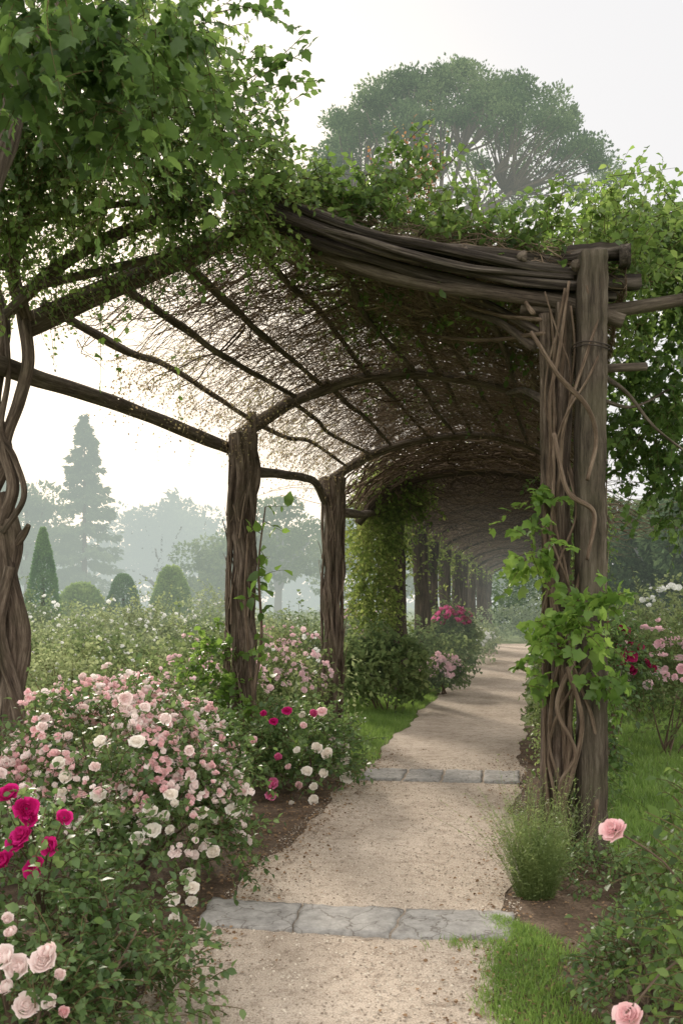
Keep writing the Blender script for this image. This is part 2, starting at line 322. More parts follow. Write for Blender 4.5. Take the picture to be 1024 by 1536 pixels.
def blossommass(root,pts,dirs,s,mat,seed=0,name='blossoms'):
    V0,F0,r0=LO; R=np.random.RandomState(seed); N=len(pts); z=nz(dirs); x=nz(np.cross(z,R.randn(N,3))); y=np.cross(z,x)
    s=np.asarray(s).reshape(-1,1,1)*(.7+.6*R.rand(N,1,1))
    V=pts[:,None]+s*(V0[None,:,0,None]*x[:,None]+V0[None,:,1,None]*y[:,None]+V0[None,:,2,None]*z[:,None])
    F=(np.arange(N)[:,None,None]*len(V0)+F0[None]).reshape(-1,4)
    rn=(r0[None]*.5+R.rand(N,1)*.9).ravel()
    o=mk(name,V.reshape(-1,3),F,M[mat],root,{'rnd':rn},True); o['kind']='stuff'; return o
def surf(cs,n,seed,zlow=0.0,scale=1.03):
    p,d=ell(cs,n,seed,zlow=zlow,inner=.93,lumpy=.22,zmin=.1); c=np.asarray(cs[0][0]); return c+(p-c)*scale if len(cs)==1 else p,d
# ---------------------------------------------------------------- bushes
SALT={'pink':1,'pale':2,'cream':3,'crimson':4,'magenta':5,'darkred':6,'farpink':7,'farwhite':8}
def bush(name,label,cat,cs,nspr,L,k,leaf,lm,seed,T=T3,fl=(),group=None,tm='gtwig',zlow=-.5,inner=.45,up=.15,g=.2,twig=.003,lumpy=.22,stems=True):
    c0=np.array(cs[0][0],float); root=thing(name,label,cat,(c0[0],c0[1],0),group)
    p,d=ell(cs,nspr,seed,zlow=zlow,inner=inner,lumpy=lumpy)
    foliage(root,p,d,L,k,leaf,T,seed,M[lm],M[tm],g=g,up=up,twig=twig)
    if stems:
        mb=MB(); R=np.random.RandomState(seed+5)
        for i in range(7):
            c,r=cs[R.randint(len(cs))]; e=np.array(c)+np.array(r)*nz(R.randn(3))*.6; e[2]=abs(e[2])+.1
            b=np.array([c0[0]+R.randn()*.06,c0[1]+R.randn()*.06,-.02]); addtube(mb,[b,(b+e)/2+R.randn(3)*.05,e],[.014,.009,.004],sides=5,n=6)
        mb.build('stems',M['stem'],root,True)
    R=random.Random(seed)
    for (mt,n,s,zl,ind) in fl:
        p,d=surf(cs,n,seed+SALT[mt],zlow=zl)
        if ind:
            for i in range(len(p)): blossom(root,p[i],nz(d[i]+np.array([0,-.2,.35])),s*(.7+.55*R.random()),mt,bud=R.random()<.25)
        else: blossommass(root,p,d+np.array([0,0,.3]),s,mt,seed)
    return root
# ================================================================ SETTING
def sheet(name,rows,mat,z,label):
    V=[];F=[];m=len(rows[0])
    for r in rows: V+= [(x,y,z) for x,y in r]
    for i in range(len(rows)-1):
        for j in range(m-1): a=i*m+j; F.append((a,a+1,a+m+1,a+m))
    o=mk(name,np.array(V),np.array(F),mat); tag(o,label,name.replace('_',' '),kind='structure'); return o
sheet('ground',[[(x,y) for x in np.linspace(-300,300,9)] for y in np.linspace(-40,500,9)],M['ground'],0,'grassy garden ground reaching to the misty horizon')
def pc(D): return .07+.207*(D-4.6)
def edge(D,s): return pc(D)+s*.74+ .035*math.sin(D*2.3+s)+.025*math.sin(D*5.7+s*2)+.015*math.sin(D*13+s)
Ds=np.concatenate([np.arange(1,14,.12),np.arange(14,35,1.0)])
sheet('path',[[(edge(D,-1)*(1-t)+edge(D,1)*t,D) for t in np.linspace(0,1,5)] for D in Ds],M['path'],.008,'pale gravel path running under the pergola')
sheet('flower_bed_soil',[[(edge(D,-1)-2.3-.2*math.sin(D),D),(edge(D,-1)+.06,D)] for D in np.arange(1,8.7,.15)],M['soil'],.004,'dark mulched bed soil along the left edge of the path')
sheet('border_soil',[[(edge(D,1)-.06,D),(edge(D,1)+.70+.1*math.sin(D*2)-.04*max(0,D-5),D)] for D in np.arange(3.0,12,.15)],M['soil'],.004,'dark soil border at the foot of the right posts')
R=np.random.RandomState(1)
def stuffleaf(name,p,size,T,mat,label,cat,flat=True,seed=0,up=None):
    n=len(p); d=R.randn(n,3); nn=R.randn(n,3)*.35+np.array([0,0,1.])
    if flat: d[:,2]*=.15
    else: d=np.array([0,0,1.])+R.randn(n,3)*.32; nn=R.randn(n,3); nn[:,2]*=.2
    V,F,r=scatter(p,d,nn,size,T,seed); o=mk(name,V,F,mat,None,{'rnd':r}); tag(o,label,cat,kind='stuff'); return o
TC=(np.array([(-1,-1,0),(1,-1,0),(1,1,0),(-1,1,0),(-.7,-.6,.8),(.6,-.7,.8),(.7,.6,.7),(-.6,.7,.8)],float)*.5,np.array([(0,1,5,4),(1,2,6,5),(2,3,7,6),(3,0,4,7),(4,5,6,7)]))
n=26000; D=2.9+6.5*R.rand(n)**1.4; x=np.array([pc(d) for d in D])+(R.rand(n)-.5)*1.62
stuffleaf('gravel',np.stack([x,D,np.full(n,.008)],1),.003+.009*R.rand(n)**3,TC,M['pebble'],'loose gravel grains scattered over the path','gravel')
n=8000; D=2.9+7*R.rand(n); sd=np.where(R.rand(n)<.66,-1,1); x=np.array([pc(d) for d in D])+sd*(.75+.30*np.abs(R.randn(n))*np.where(R.rand(n)<.36,-.6,1))
stuffleaf('leaf_litter',np.stack([x,D,.012+.01*R.rand(n)],1),.008+.02*R.rand(n)**1.5,T3,M['litter'],'dry brown leaf litter along the path edges','leaf litter')
def lawn(name,pts,size,label,mat='grass'):
    return stuffleaf(name,pts,size,TB,M[mat],label,'grass',flat=False,seed=4)
n=42000; D=8.6+9*R.rand(n)**1.2; e=np.array([edge(d,-1) for d in D]); x=e-.01-R.rand(n)**.9*1.9*(1-.3*(D-9)/8)
lawn('lawn_grass',np.stack([x,D,np.zeros(n)],1),.04+.045*R.rand(n),'bright mown grass strip left of the path beyond the second post')
n=13000; D=2.9+1.75*R.rand(n); e=np.array([edge(d,1) for d in D]); ww=(.36+.05*np.sin(D*6)+.03*np.sin(D*17)); x=e-.03+R.randn(n)*.03+R.rand(n)*ww*np.clip((4.7-D)/.5,.1,1)
lawn('verge_grass',np.stack([x,D,np.zeros(n)],1),(.015+.035*R.rand(n)),'short grass patch in the lower right beside the gravel')
n=70000; D=4.3+10.5*R.rand(n)**1.3; e=np.array([edge(d,1) for d in D]); x=e+.68-.03*np.minimum(D-4,6)+R.rand(n)**1.1*3.4
lawn('side_lawn_grass',np.stack([x,D,np.zeros(n)],1),.045+.05*R.rand(n),'grass lawn on the right side behind the post')
p=np.array([[.58+R.randn()*.09,4.30+R.randn()*.04,.01] for i in range(140)]); lawn('grass_tuft',p,.04,'small grass tuft growing at the front of the stone slabs')
def slab(c4,label,seed,cat='stone slab'):
    a,b,c,d=[G(*q) for q in c4]; nu,nv=22,9; Rr=np.random.RandomState(seed); V=[];F=[]
    for i in range(nv):
        for j in range(nu):
            u=j/(nu-1);v=i/(nv-1); p=(a*(1-u)+b*u)*(1-v)+(d*(1-u)+c*u)*v
            ed=min(u*3,(1-u)*3,v*1.2,(1-v)*1.2)
            if i in(0,nv-1): p=p+np.array([0,.006*math.sin(j*1.3+seed)+.004*Rr.randn(),0])
            if j in(0,nu-1): p=p+np.array([.006*math.sin(i*1.7+seed),0,0])
            p[2]=.026+.003*math.sin(u*7+seed)+.0015*Rr.randn()-(.007 if ed==0 else 0); V.append(p)
    for i in range(nv-1):
        for j in range(nu-1): q=i*nu+j; F.append((q,q+1,q+nu+1,q+nu))
    loop=[j for j in range(nu)]+[i*nu+nu-1 for i in range(1,nv)]+[(nv-1)*nu+j for j in range(nu-2,-1,-1)]+[i*nu for i in range(nv-2,0,-1)]
    b0=len(V)
    for q in loop: p=V[q].copy(); p[2]=0.0; V.append(p)
    for i in range(len(loop)): j=(i+1)%len(loop); F.append((loop[i],b0+i,b0+j,loop[j]))
    o=mk('stone_slab',np.array(V),np.array(F),M['stone']); tag(o,label,cat,group='stone strips set across the path'); return o
slab([(296,1391),(436,1401),(451,1361),(318,1352)],'left flat grey stone slab of the nearer strip across the path',1)
slab([(439,1401),(581,1410),(605,1368),(455,1361)],'middle cracked grey stone slab of the nearer strip',2)
slab([(586,1411),(768,1414),(770,1373),(610,1368)],'right wide grey stone slab of the nearer strip, by the grass',3)
for i,(x0,x1,s0,s1) in enumerate([(534,601,552,611),(605,659,615,665),(663,721,669,723),(725,778,727,778)]):
    slab([(x0,1172+i*1.5),(x1,1173+i*1.5),(s1,1156+i),(s0,1155+i)],['leftmost','second from left','third from left','rightmost'][i]+' small grey paving stone of the farther strip across the path',10+i)
# ================================================================ PERGOLA
def resamp(pts,n=41):
    c=cr(pts,120); L=np.concatenate([[0],np.cumsum(np.linalg.norm(np.diff(c,axis=0),axis=1))]); L/=L[-1]; u=np.linspace(0,1,n)
    return np.stack([np.interp(u,L,c[:,k]) for k in range(3)],1)
ST=[resamp([(-2.1,6.2,3.42),(-1.5,6.15,3.66),(-.92,6.1,3.88),(-.35,6.0,4.05),(.03,5.95,3.93),(.45,5.9,3.8),(.87,5.85,3.72),(1.45,5.8,3.62),(1.75,5.75,3.5)]),
    resamp([(-1.0,9.1,3.2),(-.53,9.1,3.5),(-.08,9.1,3.69),(.57,9.05,3.79),(1.22,9.05,3.73),(1.87,9.0,3.53),(2.4,8.95,3.15)]),
    resamp([(-.12,11.6,3.1),(.27,11.6,3.36),(.73,11.6,3.53),(1.14,11.55,3.6),(1.72,11.5,3.63),(2.39,11.5,3.46),(2.95,11.45,3.05)])]
def farst(D):
    l=.92+.207*(D-15.5)-.25; r=l+3.55; return resamp([(l,D,2.7),(l+.35,D,3.1),(l+1.0,D,3.38),(l+1.8,D,3.45),(l+2.6,D,3.35),(r-.3,D,3.05),(r,D,2.65)])
TD=[13.4,16.0,18.5,21,24,28,33,38,44,50]
FT=[farst(d) for d in TD]
FT2=[ST[2]+np.array([0,.1,-.04])]+FT
def Sf(st,u,v):
    u=np.clip(np.atleast_1d(u),0,1)*40; v=np.clip(np.atleast_1d(v),0,len(st)-1.0001); A=np.stack(st)
    i=np.floor(v).astype(int); t=(v-i)[:,None]; a=np.minimum(np.floor(u).astype(int),39); w=(u-a)[:,None]
    g=lambda k: A[k,a]*(1-w)+A[k,a+1]*w
    return g(i)*(1-t)+g(i+1)*t
per=thing('pergola','long rustic timber pergola arching over the gravel path with thick gnarled posts','pergola',(0.3,8.5,0))
def post(root,x,y,z,r,seed,mat='bark',extra=3,lean=(0,0)):
    b=np.array([x,y,-.05]); t=np.array([x+lean[0],y+lean[1],z]); mb=MB(); Rr=np.random.RandomState(seed)
    ctr=[b*(1-s)+t*s+np.array([.03*Rr.randn(),.02*Rr.randn(),0])*(0<s<1) for s in np.linspace(0,1,9)]
    addtube(mb,ctr,[r*1.25,r*.95,r*.85,r*1.0,r*.8,r*.95,r*.82,r*.92,r*1.12],sides=60,n=130,rough=.13,seed=seed,twist=.55,knob=.08)
    for i in range(extra):
        a0=Rr.rand()*6.28; tw=Rr.uniform(-1.8,1.8); pts=[]
        for s in np.linspace(0,1,11):
            a=a0+tw*s; pts.append(b*(1-s)+t*s+np.array([math.cos(a),math.sin(a),0])*r*(.92+.28*Rr.rand()))
        addtube(mb,pts,r*(.12+.15*Rr.rand(5)),sides=10,n=60,rough=.1,seed=seed+i,knob=.15)
    o=mb.build('post',M[mat],root,True)
    N=230; a0=Rr.rand(N)*6.28; s0=Rr.rand(N)*.92; ln=.04+.14*Rr.rand(N); pol=[]
    fl=(Rr.rand(N)<.35)*Rr.rand(N); da=.5*Rr.randn(N); rb=1.0+.14*Rr.rand(N)
    for q in np.linspace(0,1,6):
        s=np.clip(s0+ln*q,0,1); a=a0+da*q; rad=r*(rb+.55*q*q*fl)
        pol.append(b*(1-s)[:,None]+t*s[:,None]+np.stack([np.cos(a)*rad,np.sin(a)*rad,0*a],1))
    V,F,rr=strands(np.stack(pol,1),.004+.007*Rr.rand(N)); mk('bark_fibres',V,F,M['fibre'],o,{'rnd':rr})
    return o
post(per,-.99,9.05,3.2,.118,1,extra=8,lean=(.02,0)); post(per,-.12,11.55,3.12,.122,2,extra=7,lean=(.02,0))
tubeobj('post_fork',M['bark'],per,[(-.9,9.0,2.7),(-.86,9.02,3.1),(-.87,9.05,3.42)],[.05,.045,.04],sides=18,n=24,rough=.1,seed=4,knob=.1)
post(per,2.4,8.95,3.2,.12,3); post(per,2.95,11.45,3.1,.12,5)
def sqpost(root,x,y,z,w,d,name,mat,seed=0):
    Rr=np.random.RandomState(seed); prof=[]
    for (cx,cy,a0) in ((1,1,0),(-1,1,90),(-1,-1,180),(1,-1,270)):
        for a in (0,45,90): q=math.radians(a0+a); prof.append((cx*(w-.008)+.008*math.cos(q),cy*(d-.008)+.008*math.sin(q)))
    zs=np.linspace(-.1,z,90); V=[];B=[]
    for zz in zs:
        ox=.006*math.sin(zz*2.1); e=1+.015*math.sin(zz*5)+.015*math.sin(zz*13)
        for (a,b) in prof: V.append((x+ox+a*e+.0025*Rr.randn(),y+b*e+.0025*Rr.randn(),zz)); B.append((a,b,zz))
    V+= [(x,y,z+.01)]*12; B+=[(0,0,z)]*12
    F=[(i*12+j,i*12+(j+1)%12,(i+1)*12+(j+1)%12,(i+1)*12+j) for i in range(90) for j in range(12)]
    o=mk(name,np.array(V),np.array(F),mat,root,{'bark':np.array(B)})
    return o
sq=sqpost(per,1.525,5.72,3.72,.079,.08,'square_post',M['concrete']); sq['label']='square weathered front post on the right'
for zz in (3.13,3.15): tubeobj('wire_tie',M['log'],per,[(1.525+.115*math.cos(a),5.72+.115*math.sin(a),zz+.01*math.sin(a*2)) for a in np.linspace(0,6.28,10)],.004,sides=6,n=30)
tubeobj('post',M['bark'],per,[(1.37,5.80,-.05),(1.365,5.82,1.5),(1.38,5.83,3.45)],[.07,.052,.046],sides=32,n=80,rough=.15,seed=8,twist=.6,knob=.1)
tubeobj('post',M['bark'],per,[(1.29,5.88,-.05),(1.30,5.88,1.5),(1.28,5.88,3.4)],[.045,.036,.034],sides=26,n=80,rough=.14,seed=9,twist=.6,knob=.1)
zb=lambda X: np.interp(X,[-.45,.03,.45,.87,1.45,1.8],[4.12,3.955,3.84,3.765,3.70,3.70])
for i,(dz0,dz1,dy,r,x1) in enumerate([(0,0,0,.034,1.42),(-.05,-.045,-.05,.032,1.40),(-.085,-.10,.0,.034,1.38),(-.03,.0,.07,.032,1.40),(-.1,-.15,-.07,.030,1.45),(-.15,-.2,.03,.034,1.72),(-.06,-.27,.09,.032,1.62),(-.02,-.07,-.09,.022,1.46),(-.12,-.12,-.1,.02,1.43)]):
    pts=[]
    for j,X in enumerate(np.linspace(-.48+.05*math.sin(i*3),x1,7)):
        t=j/6; pts.append((X,5.86+dy+.02*math.sin(i+j),zb(X)+dz0*(1-t)+dz1*t+.014*math.sin(i*2.1+j*1.7)))
    tubeobj('log',M['log'],per,pts,[r*.75,r*.95,r*1.0],sides=20,n=70,rough=.15,seed=20+i,twist=.25,knob=.08)
def block(a,b,h,wd,name='cap_block'):
    a=np.array(a,float);b=np.array(b,float); y=nz(b-a); x=nz(np.cross(y,[0,0,1.])); z=np.cross(x,y); V=[];B=[]; Rq=np.random.RandomState(int(abs(a[0])*100)); L=np.linalg.norm(b-a)
    for t in np.linspace(0,1,7):
        for sx,sz in ((-1,-1),(1,-1),(1,1),(-1,1)): V.append(a+(b-a)*t+x*sx*wd+z*sz*h+Rq.randn(3)*.003); B.append((sx*wd,sz*h,t*L))
    F=[(i*4+j,i*4+(j+1)%4,i*4+4+(j+1)%4,i*4+4+j) for i in range(6) for j in range(4)]+[(3,2,1,0),(24,25,26,27)]
    mk(name,np.array(V),np.array(F),M['log'],per,{'bark':np.array(B)})
block(P(842,384,5.86),P(930,377,5.74),.045,.05); block(P(934,392,6.0),P(938,381,5.45),.055,.03); block(P(892,427,5.84),P(958,423,5.84),.04,.045)
tubeobj('cross_beam',M['beam'],per,[P(780,462,5.95),P(900,468,5.9),P(1120,432,6.0)],[.05,.045,.035],sides=14,n=24,rough=.08,seed=33,knob=.08)
tubeobj('cross_beam',M['beam'],per,[P(850,556,6.2),P(968,550,6.3)],[.03,.028],sides=10,n=12,rough=.05,seed=34)
tubeobj('arch_beam',M['beam'],per,ST[0][0:22:3]+np.array([0,0,0]),[.08,.074,.066,.06],sides=16,n=40,rough=.07,seed=40,knob=.05)
tubeobj('arch_beam',M['beam'],per,ST[0][20:41:4]-np.array([0,-.05,.17]),[.045,.045],sides=12,n=30,rough=.06,seed=41)
tubeobj('arch_beam',M['beam'],per,ST[1][::4],[.065,.056,.05,.045,.045],sides=14,n=50,rough=.08,seed=42,knob=.08)
tubeobj('arch_beam',M['beam'],per,ST[2][::4],[.06,.05,.045,.045],sides=14,n=50,rough=.08,seed=43,knob=.08)
for ui,u in enumerate([.05,.16,.27,.38,.48,.57,.66,.75,.84,.92]):
    for k in (0,1):
        a=Sf(ST,u,k)[0]; b=Sf(ST,u+.02*math.sin(ui*2+k),k+.9999)[0]; m=(a+b)/2+np.array([.06*math.sin(ui*3+k),0,.06*math.cos(ui*2.3)]); dz=np.array([0,0,.03])
        ext=(a-b)*.03
        tubeobj('rafter',M['beam'],per,[a+dz+ext,a*.7+b*.3+dz+np.array([.02*math.sin(ui*5),0,0]),m+dz,b+dz],[.032,.026,.022] if k==0 else [.026,.022,.018],sides=10,n=30,rough=.1,seed=50+ui*2+k,knob=.12)
for i,(a,b) in enumerate([((800,520,5.9),(700,470,6.6)),((810,500,5.9),(640,430,6.8)),((815,600,6.2),(760,590,8.4))]):
    tubeobj('brace',M['beam'],per,[P(*a),(P(*a)+P(*b))/2+np.array([0,0,.05]),P(*b)],[.03,.025,.02],sides=9,n=16,rough=.08,seed=80+i)
tubeobj('eave_beam',M['beam'],per,[P(-60,520,5.7),P(15,553,6.2),P(180,607,7.5),P(340,672,9.1)],[.062,.06,.055,.06],sides=16,n=40,rough=.08,seed=90,knob=.05)
tubeobj('eave_beam',M['beam'],per,[P(378,706,9.1),P(430,712,9.9),P(470,722,10.9),P(488,752,11.5)],[.055,.045,.045,.05],sides=14,n=30,rough=.08,seed=91,knob=.06)
tubeobj('eave_beam',M['beam'],per,[P(512,768,11.6),P(548,771,13),P(590,762,15.4)],[.06,.05,.05],sides=14,n=20,rough=.06,seed=92)
def mat_roof(st,N,K,seed,umin=.12,hmax=.22):
    Rr=np.random.RandomState(seed); nv=len(st)-1
    v0=Rr.rand(N)*nv; u0=umin+(1-umin)*Rr.rand(N)**.8; du=Rr.choice([-1,1],N)*(.06+.26*Rr.rand(N)); dv=Rr.randn(N)*.10
    long=Rr.rand(N)<.22; du=np.where(long,du*.25,du); dv=np.where(long,Rr.randn(N)*.3,dv)
    h0=Rr.rand(N)*hmax; polys=[]
    ph=Rr.rand(N)*6.28; ph2=Rr.rand(N)*6.28
    for t in np.linspace(0,1,K):
        p=Sf(st,u0+du*t+.012*np.sin(ph+t*7),v0+dv*t+.03*np.sin(ph*2+t*5))
        p[:,2]+=.03+h0+.07*np.sin(ph+t*6)*(.3+h0*3)-.05*t+.02*np.sin(ph2+t*15); p[:,1]+=.02*np.sin(ph2*2+t*13); polys.append(p)
    return np.stack(polys,1)
pl=mat_roof(ST,7600,12,3,umin=.12,hmax=.16)
V,F,r=strands(pl,.0022+.0042*np.random.RandomState(1).rand(len(pl))**3); o=mk('brushwood_roof',V,F,M['twig'],per,{'rnd':r}); o['kind']='stuff'
pl2=mat_roof(ST,90,14,9,umin=.2,hmax=.1); V,F,r=strands(pl2,np.full(90,.010)); o=mk('roof_branches',V,F,M['fibre'],per,{'rnd':r}); o['kind']='stuff'
# ---------- roof climbers
Rr=np.random.RandomState(12)
rc=thing('climbing_vine','leafy green vine spreading over the top of the pergola roof','vine',(1.5,7.5,3.6))
hsf=lambda u: np.interp(u,[.4,.55,.8,1],[.12,.28,.42,.5])
n=1500; v=Rr.rand(n)**1.6*.75; u=.40+.64*Rr.rand(n); p=Sf(ST,u,v); p[:,0]+=.3*Rr.rand(n)*(u>.9); p[:,2]+=.08+hsf(u)*Rr.rand(n)*(1+.5*np.sin(p[:,0]*4)+.4*np.sin(p[:,1]*5+p[:,0]*7)); d=nz(Rr.randn(n,3)+np.array([0,-.2,.5]))
foliage(rc,p,d,.24,9,.056,T3,13,M['leaftop'],M['gtwig'],g=.15)
n=420; v=.6+1.2*Rr.rand(n); u=.3+.7*Rr.rand(n); p=Sf(ST,u,v); p[:,2]+=.12+.2*Rr.rand(n); foliage(rc,p,nz(Rr.randn(n,3)+np.array([0,0,.3])),.24,7,.055,T3,113,M['leaftop'],M['gtwig'],g=.15,names=('rear_foliage','rear_twigs'))
n=230; v=Rr.rand(n)*.7; u=.45+.6*Rr.rand(n); p=Sf(ST,u,v); p[:,2]+=hsf(u)*.7; d=nz(Rr.randn(n,3)*.5+np.array([0,0,1.]))
foliage(rc,p,d,.40,11,.052,T3,14,M['leafbright'],M['gtwig'],g=.3,names=('upright_shoots','shoot_stems'))
n=2600; v=Rr.rand(n)*2; u=.16+.84*Rr.rand(n); p=Sf(ST,u,v); p[:,2]+=.10+.14*Rr.rand(n); d=nz(Rr.randn(n,3)+np.array([0,0,.1]))
foliage(rc,p,d,.2,6,.022,T1,15,M['leafdry'],M['twig'],g=.2,twig=.0014,names=('dry_leaves','dry_twigs'))
n=620; v=.3+1.65*Rr.rand(n); u=.01+.2*Rr.rand(n); p=Sf(ST,u,v); p[:,0]-=.12*Rr.rand(n); d=nz(Rr.randn(n,3)*.6+np.array([-.6,0,-.2]))
foliage(rc,p,d,.34,12,.024,T1,16,M['leafdry'],M['twig'],g=.4,twig=.0014,names=('hanging_leaves','hanging_twigs'))
rs_=thing('red_shoot','cluster of reddish upright shoots rising from the middle of the roof','vine',P(612,300,6.8))
p=P(612,305,6.8)+Rr.randn(46,3)*np.array([.12,.12,.04]); foliage(rs_,p,nz(Rr.randn(46,3)*.28+np.array([0,0,1.])),.36,14,.03,T3,17,leafmat('reddish shoot',(.15,.075,.04),(.23,.14,.065),(.18,.22,.07),trans=.4),M['gtwig'],g=.05)
# ================================================================ LEFT OLD VINE
ov=thing('old_vine','old gnarled grapevine with twisted trunk and dense overhanging leaves at the upper left','vine',(-2.15,6.2,0))
tubeobj('trunk',M['bark'],ov,[P(12,1262,6.2),P(14,1080,6.2),P(26,950,6.2),P(10,850,6.2),P(4,790,6.2)],[.085,.07,.075,.06,.05],sides=32,n=80,rough=.13,seed=101,twist=1.1,knob=.1)
tubeobj('trunk',M['bark'],ov,[P(-14,1262,6.3),P(-10,1000,6.3),P(10,880,6.25),P(20,810,6.2),P(2,740,6.2)],[.075,.06,.055,.055,.045],sides=26,n=80,rough=.13,seed=102,twist=1.1,knob=.1)
tubeobj('trunk',M['bark'],ov,[P(38,1262,6.1),P(30,1080,6.1),P(0,950,6.1),P(16,850,6.1)],[.05,.04,.045,.035],sides=20,n=60,rough=.12,seed=103,twist=1.1,knob=.1)
for i,(pts,r) in enumerate([([(16,880,6.2),(2,800,6.2),(20,730,6.15),(8,670,6.15),(30,600,6.1),(44,540,6.1),(36,470,6.1)],[.055,.044,.038,.042,.042,.042]),
    ([(4,840,6.2),(-18,760,6.2),(10,680,6.2),(-8,600,6.2),(8,500,6.2),(-8,430,6.2)],[.05,.045,.04,.035]),
    ([(4,800,6.1),(36,745,6.1),(24,690,6.1),(2,640,6.1),(14,560,6.1),(8,470,6.1)],[.02,.018,.016]),
    ([(20,820,6.2),(36,800,6.15),(43,788,6.1)],[.03,.022,.016]),
    ([(40,480,6.1),(20,400,5.9),(40,300,5.7),(10,200,5.4),(0,120,5.2)],[.045,.04,.035,.03]),
    ([(-30,330,4.6),(5,210,4.6),(40,110,4.7),(90,10,4.8)],[.06,.065,.05,.04]),
    ([(10,470,6.0),(110,385,5.8),(230,330,5.6),(330,295,5.6),(390,285,5.8)],[.04,.035,.025,.012]),
    ([(20,440,6.0),(90,420,5.8),(200,395,5.8),(320,360,5.8)],[.03,.025,.02]),
    ([(30,300,5.7),(120,230,5.4),(200,170,5.2),(250,120,5.0)],[.035,.03,.012]),
    ([(0,400,6),(60,330,5.8),(150,310,5.6),(260,300,5.4)],[.03,.02,.015])]):
    tubeobj('stem',M['bark'] if i<5 else M['beam'],ov,[P(*q) for q in pts],r,sides=14,n=60,rough=.1,seed=110+i,twist=.5,knob=.12)
mass=[(P(30,300,5.5),(.6,.5,.30)),(P(190,265,5.4),(.55,.5,.32)),(P(330,275,5.6),(.40,.45,.30)),(P(60,90,5.0),(.7,.5,.42)),(P(220,120,5.2),(.44,.45,.36)),(P(400,340,5.75),(.16,.25,.18)),(P(425,270,5.9),(.26,.3,.17)),(P(350,180,5.6),(.28,.3,.22)),(P(-60,200,5.3),(.5,.5,.8)),(P(480,300,6.1),(.2,.3,.1))]
p,d=ell(mass,2500,31,zlow=-1,inner=.15,lumpy=.45)
foliage(ov,p,d,.24,9,.045,T3,32,M['leaftop'],M['gtwig'],g=.35)
p,d=ell([(P(60,400,5.8),(.6,.4,.12)),(P(200,370,5.8),(.5,.4,.12)),(P(330,350,5.8),(.4,.3,.12)),(P(30,440,6.0),(.4,.3,.12))],420,33,zlow=-1,inner=.2)
foliage(ov,p,d,.22,9,.03,T1,34,M['leaftop'],M['twig'],g=.4,names=('small_leaves','small_twigs'))
near=[(P(60,30,3.5),(.38,.3,.2)),(P(150,110,3.6),(.26,.22,.15)),(P(205,200,3.7),(.10,.16,.12)),(P(230,60,3.9),(.24,.25,.18)),(P(300,170,4.1),(.12,.16,.14)),(P(275,30,4.1),(.14,.2,.2)),(P(20,130,3.6),(.2,.2,.1))]
p,d=ell(near,240,35,zlow=-1,inner=.2,lumpy=.4)
foliage(ov,p,d,.2,7,.062,T7,36,M['leafbig'],M['gtwig'],g=.6,twig=.0025,names=('broad_leaves','leaf_stalks'))
p=np.array([P(360,150,4.6),P(370,120,4.6),P(395,110,4.6),P(320,20,4.3),P(340,5,4.3),P(380,130,4.7),P(350,90,4.6)]); d=np.array([(1,0,.35),(1,0,.5),(1,0,.3),(1,0,.3),(.8,0,-.1),(.9,0,.1),(1,0,.1)])
foliage(ov,p,d,.30,10,.058,T7,37,M['leafbig'],M['gtwig'],g=.05,names=('side_shoots','side_shoot_stems'))
p=np.array([P(170,480,5.6),P(262,520,6.5),P(150,440,5.6)]); foliage(ov,p,np.array([(0,0,-1.),(.1,0,-1),(.05,0,-1)]),.3,5,.06,T7,38,M['leafbright'],M['gtwig'],g=.3,names=('hanging_shoots','hanging_stems'))
# ================================================================ RIGHT POST VINES
wv=thing('twining_vine','woody vine twisting round the square front post with big bright leaves','vine',(1.35,5.6,0))
def helix(x0,y0,z0,x1,y1,z1,R0,turn,ph,seed,n=16):
    Rq=np.random.RandomState(seed); return [(x0*(1-t)+x1*t+math.cos(ph+turn*6.283*t)*R0*(1+.3*Rq.randn()*.5),y0*(1-t)+y1*t+math.sin(ph+turn*6.283*t)*R0*.9,z0*(1-t)+z1*t) for t in np.linspace(0,1,n)]
for i,(x0,x1,R0,tn,ph,r,z1) in enumerate([(1.36,1.34,.07,1.3,3.6,.014,3.55),(1.37,1.40,.09,1.6,.5,.012,3.5),(1.31,1.32,.055,-1.4,2,.016,3.45),(1.44,1.47,.14,1.1,4.6,.013,3.3),(1.35,1.37,.065,-2.0,5.2,.009,3.4),(1.44,1.44,.14,-1.4,1.2,.010,3.5),(1.32,1.34,.08,2.2,2.9,.008,3.2),(1.28,1.28,.035,1,1,.012,3.4),(1.45,1.47,.155,2.0,.2,.009,3.4),(1.34,1.33,.08,-2.6,.7,.007,3.5)]):
    tubeobj('stem',M['stem'],wv,helix(x0,5.74,-.04,x1,5.76,z1,R0,tn,ph,i+60),[r*1.25,r,r*.9,r*.7],sides=12,n=90,rough=.07,seed=200+i,twist=1,knob=.12)
for i,pts in enumerate([[(796,498,5.6),(835,560,5.52),(880,610,5.52),(893,660,5.56),(880,720,5.5)],[(830,650,5.55),(850,735,5.5),(890,770,5.55),(880,840,5.52)],[(862,985,5.55),(835,1060,5.5),(862,1130,5.5),(840,1180,5.55),(850,1255,5.6)],[(850,1000,5.5),(872,1080,5.5),(858,1160,5.52),(845,1200,5.55)],[(800,470,5.7),(760,430,6.1),(640,400,6.3),(560,390,6.2)],[(810,480,5.7),(740,470,6.2),(650,440,6.6)],[(815,500,5.7),(720,510,6.6),(620,500,7.4)]]):
    tubeobj('stem',M['stem'],wv,[P(*q) for q in pts],[.013,.014,.011],sides=10,n=40,rough=.08,seed=230+i,twist=1,knob=.12)
